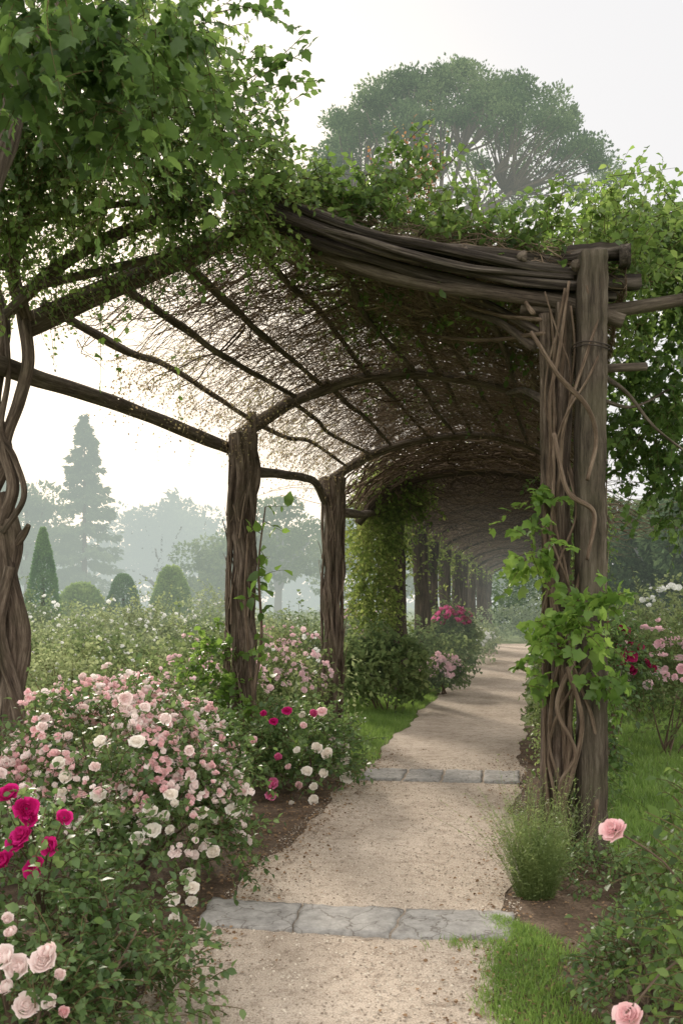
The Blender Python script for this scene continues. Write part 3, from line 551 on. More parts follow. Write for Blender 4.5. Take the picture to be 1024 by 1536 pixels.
lc=[(P(800,820,5.5),(.10,.12,.14)),(P(850,930,5.4),(.20,.15,.15)),(P(900,900,5.4),(.10,.12,.14)),(P(815,960,5.5),(.1,.1,.1)),(P(905,1010,5.5),(.07,.1,.1)),(P(800,760,5.8),(.1,.1,.1)),(P(790,1020,5.7),(.06,.1,.06))]
p,d=ell(lc,84,41,zlow=-1,inner=.1); foliage(wv,p,d,.16,7,.07,T7,42,M['leafbright'],M['gtwig'],g=.5,twig=.003)
rv=thing('leafy_vine','dense leafy vine hanging down right of the square front post','vine',(2.7,7.8,0))
p,d=ell([(P(995,580,7.6),(.40,.5,.7)),(P(1020,710,7.9),(.28,.4,.34)),(P(950,640,8.2),(.18,.4,.4)),(P(1040,420,7.6),(.5,.5,.5))],700,43,zlow=-1,inner=.15,lumpy=.5)
foliage(rv,p,d,.26,8,.062,T7,44,M['leafbig'],M['gtwig'],g=.45)
for i,pts in enumerate([[(905,565,6.3),(940,590,6.6),(980,640,6.6),(1030,680,6.8)],[(900,600,6.8),(950,610,7.1),(1010,580,7.3)]]):
    tubeobj('stem',M['beam'],rv,[P(*q) for q in pts],[.018,.012,.008],sides=9,n=30,rough=.06,seed=250+i)
p,d=ell([(P(960,375,7.4),(.42,.5,.18)),(P(1020,370,7.2),(.35,.5,.22)),(P(870,365,7.4),(.35,.5,.13)),(P(930,410,7.0),(.25,.3,.2))],560,45,zlow=-.8,inner=.15,lumpy=.5)
foliage(rv,p,d,.28,9,.055,T3,46,M['leaftop'],M['gtwig'],g=.15,up=.4,names=('top_foliage','top_twigs'))
p=P(985,335,7.3)+Rr.randn(30,3)*np.array([.35,.3,.05]); foliage(rv,p,nz(Rr.randn(30,3)*.5+np.array([0,0,1.])),.42,12,.06,T3,146,M['leafbright'],M['gtwig'],g=.4,names=('top_shoots','top_shoot_stems'))
lv=thing('low_vine','shaded green creeper covering the ground behind the square front post','vine',(1.95,7.0,0))
p,d=ell([((1.86,6.9,.9),(.13,.3,.7)),((1.86,7.1,.35),(.17,.4,.35))],300,47,zlow=-1,inner=.3); foliage(lv,p,d,.18,7,.05,T3,48,M['leafbig'],M['gtwig'],g=.3)
# ================================================================ YOUNG CLIMBERS
yc=thing('young_climber','slender young climber with round bright leaves beside the left thick post','vine',G(384,1150))
st=[P(384,1155,8.6),P(378,1060,8.6),P(392,960,8.6),P(388,850,8.6),P(398,760,8.6)]
tubeobj('stem',M['stem'],yc,st,[.02,.018,.012,.006],sides=8,n=40,seed=260)
tubeobj('stem',M['stem'],yc,[P(392,1150,8.7),P(375,1000,8.7),P(368,900,8.7),P(372,800,8.8)],[.016,.014,.01],sides=8,n=40,seed=261)
p=np.concatenate([cr(st,18)[3:],np.array([P(372,860,8.7),P(370,900,8.7)])]); d=nz(Rr.randn(len(p),3)+np.array([.5,-.3,0])); foliage(yc,p,d,.2,4,.12,T3,49,M['leafbright'],M['gtwig'],g=.1,twig=.004)
pa=thing('post_creeper','leafy creeper climbing the foot of the left thick post','vine',G(340,1160))
p,d=ell([(P(315,1060,8.6),(.22,.2,.45)),(P(335,1120,8.5),(.35,.25,.35)),(P(325,990,8.8),(.1,.1,.3))],280,50,inner=.2,zlow=-1); foliage(pa,p,d,.2,6,.062,T7,51,M['leafbright'],M['gtwig'],g=.2,up=.3)
# ================================================================ FAR TUNNEL
tun=thing('vine_tunnel','overgrown brushwood tunnel of many trunks continuing beyond the pergola','pergola',(2.5,20,0))
pd=[15.5,18.5,21,24,27,30,34,38,42,47]
for i,D in enumerate(pd):
    l=.92+.207*(D-15.5)
    for s,x in ((0,l),(1,l+3.1)):
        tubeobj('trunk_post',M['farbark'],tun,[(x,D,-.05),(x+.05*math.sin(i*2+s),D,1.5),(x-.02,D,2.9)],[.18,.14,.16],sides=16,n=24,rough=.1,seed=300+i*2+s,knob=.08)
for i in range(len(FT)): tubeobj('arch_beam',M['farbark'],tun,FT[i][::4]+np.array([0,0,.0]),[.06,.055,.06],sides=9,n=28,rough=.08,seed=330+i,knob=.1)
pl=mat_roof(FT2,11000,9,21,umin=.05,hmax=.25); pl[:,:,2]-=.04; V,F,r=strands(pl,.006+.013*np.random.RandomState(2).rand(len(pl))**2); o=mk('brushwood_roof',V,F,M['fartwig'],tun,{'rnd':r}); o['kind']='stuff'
Rm=np.random.RandomState(31); N=1500; u0=.12+.85*Rm.rand(N); p0=Sf(FT,u0,.0+5*Rm.rand(N)**1.8); pol=[]
ph=Rm.rand(N)*6.28; L0=.3+.7*Rm.rand(N); dx=Rm.randn(N)*.8
for t in np.linspace(0,1,8): pol.append(p0+np.stack([dx*t,.1*np.sin(ph+4*t),.12*np.sin(ph*2+5*t)-.22*L0*t],1))
V,F,r=strands(np.stack(pol,1),np.full(N,.008)); o=mk('hanging_brushwood',V,F,M['fartwig'],tun,{'rnd':r}); o['kind']='stuff'
tc=thing('tunnel_climber','yellow green climber draped over the left side and top of the far tunnel','vine',(.6,14.5,0))
cs=[(P(560,800,14.5),(.34,.9,1.0)),(P(605,735,14.0),(.40,.6,.38)),(P(560,900,14.5),(.28,.8,.6)),((.75,13.8,3.3),(.45,.6,.28))]
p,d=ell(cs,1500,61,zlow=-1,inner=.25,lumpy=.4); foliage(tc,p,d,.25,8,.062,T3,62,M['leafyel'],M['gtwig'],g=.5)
n=1500; v=Rr.rand(n)**1.2*8.9; u=Rr.rand(n); u=np.where(Rr.rand(n)<.6,u*.10,u); p=Sf(FT,u,v); p[:,2]+=np.where(u<.10,.25-.75*Rr.rand(n)**1.5,.30+.2*Rr.rand(n)); d=Rr.randn(n,3)
foliage(tc,p,d,.3,8,.08,T1,63,M['leafyel'],M['fartwig'],g=.3,names=('roof_foliage','roof_twigs'))
n=170; k=Rr.randint(0,5,n); x=np.array([.92+.207*(pd[q]-15.5) for q in k])+Rr.randn(n)*.12; p=np.stack([x,np.array(pd)[k]-.1+Rr.randn(n)*.12,2.9*Rr.rand(n)**.5],1)
foliage(tc,p,Rr.randn(n,3),.2,7,.075,T1,163,M['leafyel'],M['fartwig'],g=.5,names=('trunk_foliage','trunk_twigs'))
tr=thing('tunnel_side_creeper','hanging green creeper at the right mouth of the far tunnel','vine',(3.1,12.5,0))
p,d=ell([((2.8,11.6,3.1),(.3,.5,.4)),((2.7,10.5,2.5),(.2,.5,.6)),((2.4,9.6,1.9),(.15,.3,.7)),((3.45,14,2.2),(.3,1,1.4))],650,64,zlow=-1,inner=.2); foliage(tr,p,d,.25,8,.055,T3,65,M['leaftop'],M['gtwig'],g=.6)
# ================================================================ NEAR BUSHES
big=[((-1.30,5.45,.48),(.60,.75,.64)),((-.92,5.2,.30),(.42,.5,.44)),((-1.75,5.3,.38),(.4,.5,.45)),((-1.0,5.9,.50),(.40,.45,.48))]
b=bush('rose_bush','large rounded rose bush covered in pale pink and cream blossoms beside the path','rose bush',big,1700,.17,7,.042,'leafrose',71,fl=[],inner=.5)
p,d=surf(big,170,72,zlow=.15); R5=random.Random(1); cnt=0
for i in range(len(p)):
    z=p[i][2]; mt='pale' if z>.6 or R5.random()<.35 else 'cream'
    if cnt<60: blossom(b,p[i],nz(d[i]+np.array([0,-.3,.3])),(.019+.009*R5.random()),mt,bud=(mt=='cream' and R5.random()<.5)); cnt+=1
p1=[P(x,y,z) for x,y,z in [(63,1088,4.75),(88,1144,4.6),(98,1166,4.6),(142,1148,4.6),(150,1112,4.7),(147,1190,4.65),(124,1015,5.2),(205,1110,4.7),(256,1190,4.75),(262,1205,4.7),(225,1215,4.7),(245,1225,4.75),(255,1245,4.7),(228,1243,4.65),(206,1258,4.6),(256,1330,4.6),(258,1348,4.6),(219,1378,4.5),(287,1350,4.65),(262,1377,4.6),(288,1330,4.65),(322,1228,4.9),(350,1212,5.0),(302,1217,4.85),(290,1240,4.8),(320,1278,4.8),(282,1310,4.75),(93,1186,4.6)]]
for i,q in enumerate(p1): blossom(b,q,(.1*math.sin(i),-.6,.6),.025+.007*R5.random(),'cream' if i>6 or i%3 else 'pale',bud=i%3==0)
pm,dm=surf(big,1750,73,zlow=.2); k=(lump(pm,3,5)>-.2)&(pm[:,2]>.5); blossommass(b,pm[k],nz(dm[k]+np.array([0,0,.3])),.015,'pink',74,'small_pink_blossoms')
pm,dm=surf(big,1500,75,zlow=-.1); k=lump(pm,1,5)>-.1; blossommass(b,pm[k],nz(dm[k]+np.array([0,0,.3])),.0155,'pale',76,'small_pale_blossoms')
cb=bush('rose_bush','magenta rose bush at the left edge with saturated deep blooms','rose bush',[((-1.28,3.75,.35),(.42,.4,.45)),((-1.0,3.8,.2),(.35,.35,.3))],520,.14,6,.042,'leafrose',81,inner=.3)
for i,(x,y,s) in enumerate([(12,1189,.033),(40,1212,.033),(30,1250,.031),(74,1270,.031),(97,1226,.027),(50,1303,.034),(2,1290,.033),(44,1228,.027),(22,1262,.026)]):
    q=P(x,y,3.5); blossom(cb,q,(.5*math.sin(i*2),-.7,.5+.3*math.cos(i*3)),s,'crimson'); tubeobj('flower_stem',M['stem'],cb,[q,(q+np.array([-1.2,3.75,.4]))/2+np.array([0,0,.03]),(-1.2,3.75,.3)],[.003,.005],sides=5,n=8)
fb=bush('rose_bush','small pale pink rose bush in the bottom left corner','rose bush',[((-1.1,3.15,.15),(.35,.3,.26)),((-.78,3.5,.15),(.28,.3,.2))],430,.13,6,.036,'leafrose',83,inner=.3)
for i,(x,y,s) in enumerate([(25,1450,.034),(64,1440,.035),(4,1435,.033),(40,1508,.034),(74,1503,.030),(12,1377,.022),(15,1397,.022),(90,1462,.022),(8,1480,.03),(96,1518,.022),(70,1425,.03)]):
    blossom(fb,P(x,y,2.95),(.5*math.sin(i*3),-.6,.6),s,'pale' if i!=9 else 'pink',bud=s<.031)
sb=bush('rose_bush','compact dark leaved rose bush between the two left posts and the path','rose bush',[((-.35,7.75,.32),(.5,.5,.4)),((-.10,8.05,.3),(.24,.35,.33)),((-.72,7.7,.28),(.3,.35,.34))],800,.16,6,.046,'leafrose',85,inner=.4)
for i,(x,y,mt) in enumerate([(395,1070,'crimson'),(410,1081,'crimson'),(430,1065,'crimson'),(417,1135,'magenta'),(409,1175,'magenta'),(406,1192,'magenta'),(310,1098,'magenta'),(345,1152,'pink'),(340,1185,'pink'),(470,1070,'magenta'),(482,1066,'pink'),(455,1088,'pink'),(432,1150,'pink'),(475,1122,'cream'),(490,1130,'cream'),(500,1120,'cream'),(445,1125,'cream'),(460,1155,'cream'),(505,1150,'cream'),(518,1140,'cream'),(470,1180,'cream'),(462,1160,'cream'),(485,1160,'cream'),(520,1165,'cream'),(448,1178,'pink'),(380,1110,'pink'),(497,1105,'pale'),(453,1072,'cream'),(515,1120,'cream'),(470,1200,'cream'),(437,1205,'cream')]):
    blossom(sb,P(x,y,7.28+ .5*(x>490)),(.2*math.sin(i*3),-.7,.55),.032+.008*math.sin(i*5),mt,bud=i%3==0)
bush('rose_bush','pink flowered bush behind the left thick post','rose bush',[((-1.35,9.9,.55),(.6,.5,.5)),((-.6,10.6,.55),(.5,.4,.6))],600,.2,6,.055,'leaffar',87,inner=.3,fl=[('farpink',210,.026,.1,False)])
bush('leafy_bush','sprawling leafy bush filling the bed left of the thick post','bush',[((-2.3,7.6,.45),(.9,.6,.5)),((-1.7,8.2,.5),(.5,.5,.5))],650,.2,7,.05,'leafsil',89,inner=.3,fl=[('farpink',90,.018,.1,False)])
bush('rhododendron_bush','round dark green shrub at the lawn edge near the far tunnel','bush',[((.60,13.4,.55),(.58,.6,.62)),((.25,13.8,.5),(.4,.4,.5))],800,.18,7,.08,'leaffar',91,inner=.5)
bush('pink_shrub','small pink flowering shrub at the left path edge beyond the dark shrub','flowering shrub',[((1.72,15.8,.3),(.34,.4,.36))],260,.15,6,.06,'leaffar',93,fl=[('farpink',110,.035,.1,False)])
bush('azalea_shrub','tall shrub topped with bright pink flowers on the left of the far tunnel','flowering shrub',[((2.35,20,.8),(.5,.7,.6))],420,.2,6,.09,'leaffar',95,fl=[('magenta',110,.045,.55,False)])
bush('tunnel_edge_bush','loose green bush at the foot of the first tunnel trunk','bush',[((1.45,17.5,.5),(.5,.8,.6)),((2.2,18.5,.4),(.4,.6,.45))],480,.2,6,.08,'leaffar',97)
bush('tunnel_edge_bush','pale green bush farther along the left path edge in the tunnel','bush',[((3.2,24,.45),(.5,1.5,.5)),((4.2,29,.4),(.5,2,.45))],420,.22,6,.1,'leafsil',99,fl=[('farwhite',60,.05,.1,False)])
bush('tunnel_end_bush','green bushes closing the view where the path bends away in the tunnel','bush',[((6.4,35.6,.5),(1.8,.9,.75)),((8.2,37,.7),(1.4,1,1.0))],700,.35,7,.12,'leaffar',100,T=T1,stems=False)
bush('tunnel_end_bush','tall dark bushes standing far behind the end of the tunnel','bush',[((8.6,54,1.0),(3,1.5,1.8)),((12,56,1.0),(3,1.5,2.2))],700,.6,7,.22,'evg',108,T=T1,stems=False)
bush('salmon_rose_bush','salmon pink rose bush at the right path edge before the tunnel','rose bush',[((3.05,12.6,.6),(.35,.5,.55))],420,.18,6,.055,'leaffar',101,fl=[('farpink',160,.032,.1,False)])
bush('edge_shrub','fern green shrub growing between path and right posts','bush',[((1.98,8.2,.45),(.2,.5,.5)),((1.76,7.1,.4),(.15,.3,.45))],520,.18,8,.034,'feather',103,T=T3,up=.6)
bush('edge_shrub','green bush at the right path edge in front of the salmon roses','bush',[((2.5,10.3,.5),(.3,.6,.55))],420,.2,7,.05,'leaftop',105,up=.4)
bush('rose_bush','dark red rose bush on the right side beyond the post','rose bush',[((2.65,9.3,.85),(.35,.4,.55))],380,.18,6,.055,'leafrose',107,fl=[('darkred',45,.038,.1,True)])
bush('rose_bush','tall pale pink rose bush at the right edge of the garden','rose bush',[((3.35,9.6,.65),(.6,.6,.65)),((3.9,10.2,.8),(.6,.6,.7))],800,.18,6,.05,'leaffar',109,fl=[('farpink',99,.042,.0,True)])
bush('pale_shrub','upright pale leaved shrub at the right beneath the dark evergreens','bush',[((5.2,14.5,.9),(1,.8,.95)),((6.3,15,.7),(.9,.8,.9))],700,.3,8,.08,'leafsil',111,up=.6,fl=[('farwhite',90,.04,.1,False)])
bush('leafy_bush','green bush under the right evergreens behind the dark red roses','bush',[((4.1,13,.6),(.8,.7,.6))],420,.25,7,.08,'leaffar',112)
fc=thing('feathery_shrub','soft upright feathery green shrub at the left foot of the square front post','bush',(1.03,5.0,0))
n=620; Rq=np.random.RandomState(6); a=Rq.rand(n)*6.28; r=Rq.rand(n)**.6; p0=np.stack([1.04+.10*r*np.cos(a),5.02+.08*r*np.sin(a),np.zeros(n)],1); d=np.stack([.24*r*np.cos(a),.24*r*np.sin(a),np.ones(n)],1)+Rq.randn(n,3)*.13
lf,tw=spray(p0,d,.46,26,.022,TF,7,g=.10,twig=.0011,spread=.8); mk('foliage',lf[0],lf[1],M['feather'],fc,{'rnd':lf[2]}); mk('twigs',tw[0],tw[1],M['feather'],fc,{'rnd':tw[2]})
bush('ground_creeper','low leafy creeper around the foot of the square front post','ground cover plant',[((1.5,5.2,.06),(.32,.3,.15)),((1.75,5.0,.05),(.3,.25,.12)),((1.25,5.35,.06),(.16,.15,.16))],380,.13,6,.03,'leafrose',113,stems=False)
bush('low_shrub','small broad leaved shrub at the lower right near the grass patch','bush',[((1.15,3.55,.12),(.22,.25,.2)),((1.35,3.85,.12),(.28,.25,.22))],380,.13,6,.034,'leafrose',115)
rb=bush('rose_bush','foreground rose bush at the lower right edge with two pink blooms','rose bush',[((1.17,2.9,.42),(.13,.2,.42)),((1.36,3.4,.5),(.2,.25,.5))],260,.17,6,.042,'leaftop',117,up=.3,inner=.2)
for q,s in ((P(916,1241,3.0),.032),(P(938,1520,2.7),.032)): blossom(rb,q,(-.6,-.4,.7),s,'pink'); tubeobj('flower_stem',M['stem'],rb,[q,q*.5+np.array([.62,1.47,.3]),(1.25,2.95,.4 if q[2]>.6 else .2)],[.003,.005],sides=5,n=8)
# ================================================================ GARDEN BEYOND
Rg=random.Random(9); i=0
for (x,y,ww,hh,mt,fl) in [(60,17,1.4,.75,'leafsil','farwhite'),(150,15,1.2,.7,'leaffar','farwhite'),(250,16,1.3,.75,'leafsil','farpink'),(300,13.5,.8,.8,'leaffar','farpink'),(30,13,1.2,.7,'leaffar','farwhite'),(110,21,1.7,1.0,'leafsil','farwhite'),(190,20,1.5,1.05,'leafsil','farwhite'),(290,20,1.3,.95,'leaffar','farwhite'),(410,17,1.0,.85,'leafsil','farpink'),(455,16,.8,.85,'leaffar','farpink'),(430,22,1.6,1.0,'leaffar','farwhite'),(40,27,2.2,1.1,'leaffar','farwhite'),(150,29,2.4,1.15,'leafsil','farwhite'),(260,28,2.2,1.1,'leaffar','farwhite'),(330,30,2,1.2,'leafsil','farwhite'),(440,30,2,1.2,'leaffar','farwhite'),(540,24,1.2,1.1,'leaffar','farpink'),(90,11.5,.8,.7,'leafsil','farwhite'),(200,12,1.0,.72,'leaffar','farpink'),(930,19,1.4,1.0,'leaffar','farwhite'),(1010,20,1.6,1.1,'leafsil','farwhite')]:
    X=(x-512)/f*y; hh*=1.08+.34*math.sin(i*2.4); c=[((X,y,hh*.45),(ww*.6,ww*.5,hh*.6)),((X+ww*.6*Rg.uniform(-1,1),y+Rg.random(),hh*.45),(ww*.4,ww*.4,hh*.5))]
    side='left' if x<700 else 'right'
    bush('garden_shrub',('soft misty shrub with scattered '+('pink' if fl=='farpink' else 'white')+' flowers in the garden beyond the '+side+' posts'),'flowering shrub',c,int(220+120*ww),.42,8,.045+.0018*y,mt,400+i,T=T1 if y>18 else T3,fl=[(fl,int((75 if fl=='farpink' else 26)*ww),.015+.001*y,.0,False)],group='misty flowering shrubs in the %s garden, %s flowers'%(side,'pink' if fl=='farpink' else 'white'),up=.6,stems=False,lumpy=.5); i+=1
n=8000; D=11+38*Rr.rand(n)**1.2; x=-.36*D-2+ (Rr.rand(n))*(.38*D+2); p=np.stack([x,D,.05+.55*Rr.rand(n)*(1+.7*np.sin(x*1.3)*np.sin(D*.8))],1); lf,tw=spray(p,nz(Rr.randn(n,3)*.6+np.array([0,0,1.])),.42,4,.075,T1,77,g=.2)
o=mk('meadow_plants',lf[0],lf[1],M['leafsil'],None,{'rnd':lf[2]}); tag(o,'mass of pale meadow perennials filling the garden left of the posts','meadow plants',kind='stuff')
n=900; D=12+26*Rr.rand(n)**1.2; x=-.36*D-1+ (Rr.rand(n))*(.36*D+1); k=lump(np.stack([x,D,0*x],1)*.35,2)>.25; p=np.stack([x,D,.6+.5*Rr.rand(n)],1)[k]
o=blossommass(None,p,Rr.randn(len(p),3)*.5+np.array([0,-.3,1.]),.016+.0008*D[k],'farwhite',9,'meadow_flowers'); tag(o,'tiny white flowers scattered over the misty meadow','meadow flowers',kind='stuff')
def clipped(name,label,cat,cx,D,ztop,w,mat,seed,cone=0,n=5000,lf=.09,group=None):
    X=(cx-512)/f*D; root=thing(name,label,cat,(X,D,0),group); Rq=np.random.RandomState(seed); t=Rq.rand(n)**.9; a=Rq.rand(n)*6.28
    prof=((1-t)**cone*(.8+.2*np.minimum(t*5,1))) if cone else np.sqrt(np.maximum(1-t**2.2,0))
    r=w*prof*(1-.17*Rq.rand(n)+.05*np.sin(a*5+t*9)); p=np.stack([X+r*np.cos(a),D+r*np.sin(a),t*ztop],1)
    d=np.stack([np.cos(a),np.sin(a),.8+0*a],1)+Rq.randn(n,3)*.5; V,F,rr=scatter(p,d,Rq.randn(n,3)+np.array([0,0,.6]),lf*(.6+.8*Rq.rand(n)),T1,seed)
    mk('crown',V,F,M[mat],root,{'rnd':rr}); Vt,Ft,B=tube([(X,D,-.1),(X,D,ztop*.6)],[.12,.05],sides=8,n=5); mk('trunk',Vt,Ft,M['farbark'],root,{'bark':B},True)
    return root
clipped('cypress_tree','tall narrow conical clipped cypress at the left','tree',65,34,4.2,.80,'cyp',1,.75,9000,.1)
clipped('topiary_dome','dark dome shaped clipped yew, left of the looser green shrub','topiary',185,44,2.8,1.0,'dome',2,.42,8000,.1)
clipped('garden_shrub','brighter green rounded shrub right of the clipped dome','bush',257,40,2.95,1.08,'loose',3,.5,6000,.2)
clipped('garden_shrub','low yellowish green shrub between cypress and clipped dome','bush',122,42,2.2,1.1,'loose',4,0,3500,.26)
# ================================================================ TREES
def tree(label,px,D,topy,wpx,mat,seed,bark='hzbark',nc=26,n=9000,leaf=None,basez=None,group=None,name='broadleaf_tree',crownlow=.12):
    X=(px-512)/f*D; zt=H+(900-topy)/f*D; w=wpx/f*D/2; root=thing(name,label,'tree',(X,D,0),group); Rq=np.random.RandomState(seed); leaf=leaf or D*.0042
    zc=zt*(crownlow+1)/2; rz=zt*(1-crownlow)/2; C=[];Rd=[]
    for i in range(nc):
        u=nz(Rq.randn(3)); q=np.array([X,D,zc])+u*np.array([w*.78,w*.78,rz*.8])*(Rq.rand()**.4); C.append(q); Rd.append(w*(.2+.22*Rq.rand()))
    C=np.array(C);Rd=np.array(Rd); k=Rq.randint(nc,size=n); u=nz(Rq.randn(n,3)); p=C[k]+u*Rd[k][:,None]*(.5+.5*Rq.rand(n,1)**.5)*np.array([1,1,.75]); d=u+Rq.randn(n,3)*.7
    V,F,rr=scatter(p,d,Rq.randn(n,3)*.7+np.array([0,0,1.]),leaf*(.5+Rq.rand(n)),T1,seed); mk('crown',V,F,M[mat],root,{'rnd':rr})
    mb=MB()
    def t_(*a,**k): V,F,B=tube(*a,**k); mb.add(V,F,rnd=np.full(len(V),.4))
    t_([(X,D,-.1),(X+.1,D,zt*.3),(X,D,zt*.75)],[w*.08,w*.06,w*.02],sides=8,n=10)
    for i in range(min(nc,12)): t_([(X,D,zt*(.2+.03*i)),(np.array([X,D,zt*.35])+C[i])/2,C[i]],[w*.035,w*.02,w*.01],sides=5,n=6)
    mb.build('trunk',M[bark],root,True); return root
def spruce(label,px,D,topy,wpx,mat,seed,n=15000):
    X=(px-512)/f*D; zt=H+(900-topy)/f*D; w=wpx/f*D/2; root=thing('spruce_tree',label,'tree',(X,D,0)); Rq=np.random.RandomState(seed)
    nb=170; t=np.sort(Rq.rand(nb)**.85); a=Rq.rand(nb)*6.28; L=w*(1-t)**.85*(.6+.5*Rq.rand(nb))+.1
    k=Rq.choice(nb,n,p=L/L.sum()); s=Rq.rand(n)**.7; r=L[k]*s; z=zt*(.06+.94*t[k])-r*.35+.2*r*s+Rq.randn(n)*.12; aa=a[k]+Rq.randn(n)*.16
    p=np.stack([X+r*np.cos(aa),D+r*np.sin(aa),z],1); d=np.stack([np.cos(aa),np.sin(aa),-.4+0*aa],1)+Rq.randn(n,3)*.4
    V,F,rr=scatter(p,d,Rq.randn(n,3)*.5+np.array([0,0,1.]),D*.005*(.5+Rq.rand(n)),T1,seed); mk('crown',V,F,M[mat],root,{'rnd':rr})
    Vt,Ft,B=tube([(X,D,-.1),(X,D,zt)],[w*.07,.02],sides=8,n=6); mk('trunk',Vt,Ft,M['hzbark'],root,{'rnd':np.full(len(Vt),.4)},True)
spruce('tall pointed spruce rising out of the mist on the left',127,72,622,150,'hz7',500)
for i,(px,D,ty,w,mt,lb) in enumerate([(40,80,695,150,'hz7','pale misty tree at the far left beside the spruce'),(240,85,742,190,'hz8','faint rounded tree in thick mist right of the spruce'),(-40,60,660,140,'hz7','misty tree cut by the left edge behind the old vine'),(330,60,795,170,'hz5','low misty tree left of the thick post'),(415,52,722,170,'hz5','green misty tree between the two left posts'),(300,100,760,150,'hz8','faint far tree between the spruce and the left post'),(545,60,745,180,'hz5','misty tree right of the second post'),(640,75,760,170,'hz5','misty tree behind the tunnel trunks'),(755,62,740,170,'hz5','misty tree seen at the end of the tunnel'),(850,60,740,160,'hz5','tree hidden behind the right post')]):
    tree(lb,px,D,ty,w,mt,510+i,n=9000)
for i,(px,D,ty,w,lb) in enumerate([(985,24,690,190,'dark evergreen tree at the right behind the leafy vine'),(925,27,735,130,'dark rounded tree just right of the square post'),(1060,20,640,200,'dark tree cut by the right edge of the garden')]):
    tree(lb,px,D,ty,w,'evg',530+i,bark='pinebark',n=14000,nc=34,crownlow=.08,leaf=.13,name='evergreen_tree')
Rq=np.random.RandomState(8); n=26000; x=Rq.uniform(-75,75,n); top=11+2.6*np.sin(x*.21)+1.8*np.sin(x*.53+1)+1.2*np.sin(x*1.3); z=top*Rq.rand(n)**.8; p=np.stack([x,125+Rq.rand(n)*5,z],1)
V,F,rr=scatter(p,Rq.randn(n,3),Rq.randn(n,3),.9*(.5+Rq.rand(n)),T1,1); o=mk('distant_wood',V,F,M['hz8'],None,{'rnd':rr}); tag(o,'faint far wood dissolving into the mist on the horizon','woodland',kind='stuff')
# stone pine
D=38; sp=thing('stone_pine','huge umbrella shaped stone pine towering above the pergola roof','tree',(P(590,900,D)[0],D,0))
Rq=np.random.RandomState(44); C=[];Rd=[]
cx,cz=P(680,262,D)[0],P(680,262,D)[2]
for i in range(400):
    a=Rq.rand()*6.283; ro=Rq.rand()**.5; lob=1+.06*math.sin(a*3+1)+.05*math.sin(a*7)
    zt=(1-ro**2.6)*3.75+.25*math.sin(a*4+ro*6); th=(.75+.7*(1-ro)); zz=zt-th*Rq.rand()**1.3
    if zz<-.3 : zz=-.3+.5*Rq.rand()
    C.append(np.array([cx+6.25*ro*lob*math.cos(a),D+4.4*ro*math.sin(a),cz+zz])); Rd.append(.26+.28*Rq.rand())
C=np.array(C);Rd=np.array(Rd); n=62000; k=Rq.randint(len(C),size=n); u=nz(Rq.randn(n,3)); p=C[k]+u*Rd[k][:,None]*(.2+1.0*Rq.rand(n,1)**.8)*np.array([1.3,1.3,.5])
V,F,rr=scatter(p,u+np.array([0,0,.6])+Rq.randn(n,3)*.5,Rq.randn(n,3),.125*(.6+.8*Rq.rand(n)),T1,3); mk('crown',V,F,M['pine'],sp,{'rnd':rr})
mb=MB()
def tt(pts,r,sides=7,n=12):
    V,F,B=tube(pts,r,sides=sides,n=n); mb.add(V,F,rnd=np.full(len(V),.5))
hub=P(655,360,D); tt([P(590,942,D),P(575,700,D),P(600,520,D),hub],[.5,.42,.34,.24],10,20)
mb.build('trunk',M['pinebark'],sp,True); mb=MB()
ma=[]
for j,a in enumerate(np.linspace(0,6.28,15)[:-1]):
    q=hub+np.array([math.cos(a)*3.2,math.sin(a)*2.4,2.0+.5*math.sin(a*3)]); ma.append(q); tt([hub-np.array([0,0,.6]),hub*.6+q*.4-np.array([0,0,.15]),q],[.13,.10,.07])
ma.append(hub+np.array([.2,0,2.6])); tt([hub,ma[-1]],[.13,.08])
for i in range(0,len(C),2):
    q=min(ma,key=lambda m:np.linalg.norm(m-C[i])); m=(q+C[i])/2+Rq.randn(3)*.2-np.array([0,0,.25]); tt([q,m,C[i]],[.055,.035,.014],5,8)
mb.build('limbs',M['pinebark'],sp,True)
# ================================================================ LIGHT / SKY / CAMERA
w=bpy.data.worlds.new('World'); scene.world=w; w.use_nodes=True; nt=w.node_tree; nt.nodes.clear(); L=nt.links.new
az=math.radians(-17); el=math.radians(22)
sk=nd(nt,'ShaderNodeTexSky',sky_type='NISHITA'); sk.sun_disc=False; sk.sun_elevation=el; sk.sun_rotation=az; sk.dust_density=6; sk.air_density=1.0
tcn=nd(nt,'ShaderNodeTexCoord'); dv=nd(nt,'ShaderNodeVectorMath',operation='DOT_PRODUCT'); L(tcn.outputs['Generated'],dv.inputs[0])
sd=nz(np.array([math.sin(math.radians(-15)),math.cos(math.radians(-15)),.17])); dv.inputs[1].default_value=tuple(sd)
mr=nd(nt,'ShaderNodeMapRange',interpolation_type='SMOOTHSTEP'); L(dv.outputs['Value'],mr.inputs[0]); mr.inputs[1].default_value=.84; mr.inputs[2].default_value=1.0
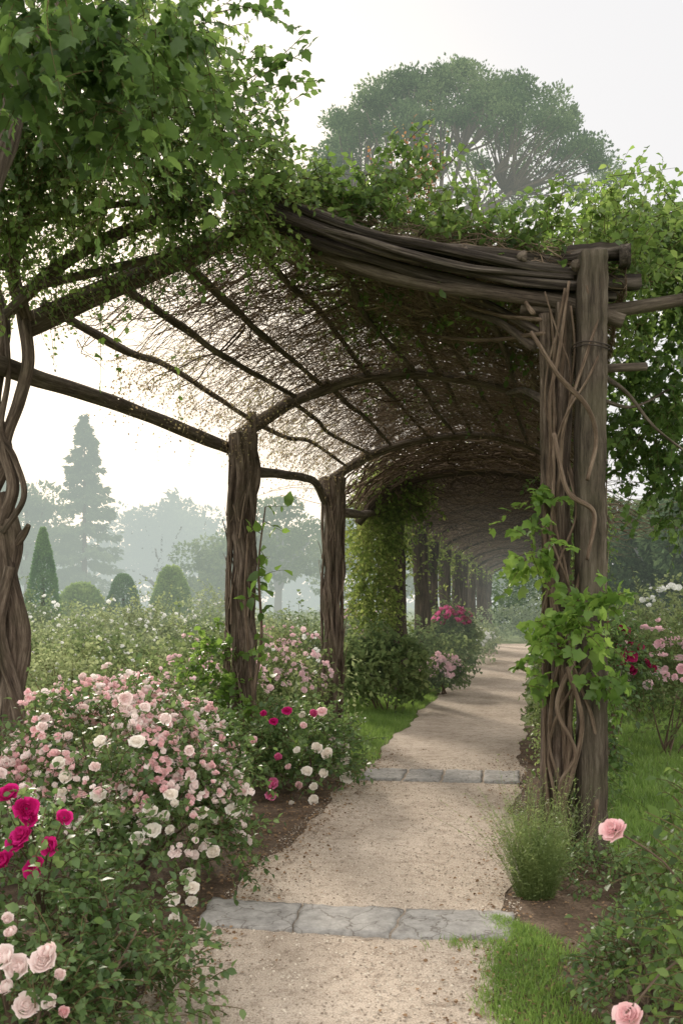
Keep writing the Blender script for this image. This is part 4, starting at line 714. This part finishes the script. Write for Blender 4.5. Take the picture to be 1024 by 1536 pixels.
gl=nd(nt,'ShaderNodeMix',data_type='RGBA'); L(mr.outputs[0],gl.inputs[0]); gl.inputs[6].default_value=(9.4,9.35,9.4,1); gl.inputs[7].default_value=(13.5,12.2,10.4,1)
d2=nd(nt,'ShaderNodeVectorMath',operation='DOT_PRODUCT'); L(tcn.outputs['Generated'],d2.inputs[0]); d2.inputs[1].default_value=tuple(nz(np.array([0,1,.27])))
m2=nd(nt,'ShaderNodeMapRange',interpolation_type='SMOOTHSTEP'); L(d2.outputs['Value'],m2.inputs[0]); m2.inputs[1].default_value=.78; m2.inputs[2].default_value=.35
g2=nd(nt,'ShaderNodeMix',data_type='RGBA'); L(m2.outputs[0],g2.inputs[0]); L(gl.outputs[2],g2.inputs[6]); g2.inputs[7].default_value=(22.5,21.6,20.4,1)  # unseen zenith and rear sky brightened to add ambient light
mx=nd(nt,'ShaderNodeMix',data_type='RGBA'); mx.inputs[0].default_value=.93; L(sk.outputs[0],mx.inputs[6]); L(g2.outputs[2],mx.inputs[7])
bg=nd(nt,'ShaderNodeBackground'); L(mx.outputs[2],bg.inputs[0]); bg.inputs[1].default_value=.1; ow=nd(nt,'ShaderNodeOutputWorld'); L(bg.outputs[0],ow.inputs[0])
sun=bpy.data.lights.new('sun','SUN'); sun.energy=4.2; sun.angle=math.radians(6); sun.color=(1,.9,.76); so=bpy.data.objects.new('sun',sun); col.objects.link(so)
tv=Vector((-math.sin(az)*math.cos(el),-math.cos(az)*math.cos(el),-math.sin(el))); so.rotation_euler=tv.to_track_quat('-Z','Y').to_euler(); so.location=(-5,20,12)
cam=bpy.data.cameras.new('camera'); co=bpy.data.objects.new('camera',cam); col.objects.link(co); co.location=(0,0,H); co.rotation_euler=(math.pi/2,0,0)
cam.sensor_fit='VERTICAL'; cam.sensor_height=36; cam.lens=f/1536*36; cam.shift_y=132/1536; cam.clip_end=1500; cam.clip_start=.05
cam.dof.use_dof=True; cam.dof.focus_distance=7.0; cam.dof.aperture_fstop=5.6
scene.camera=co
scene.view_settings.view_transform='Standard'; scene.view_settings.look='None'; scene.view_settings.exposure=0
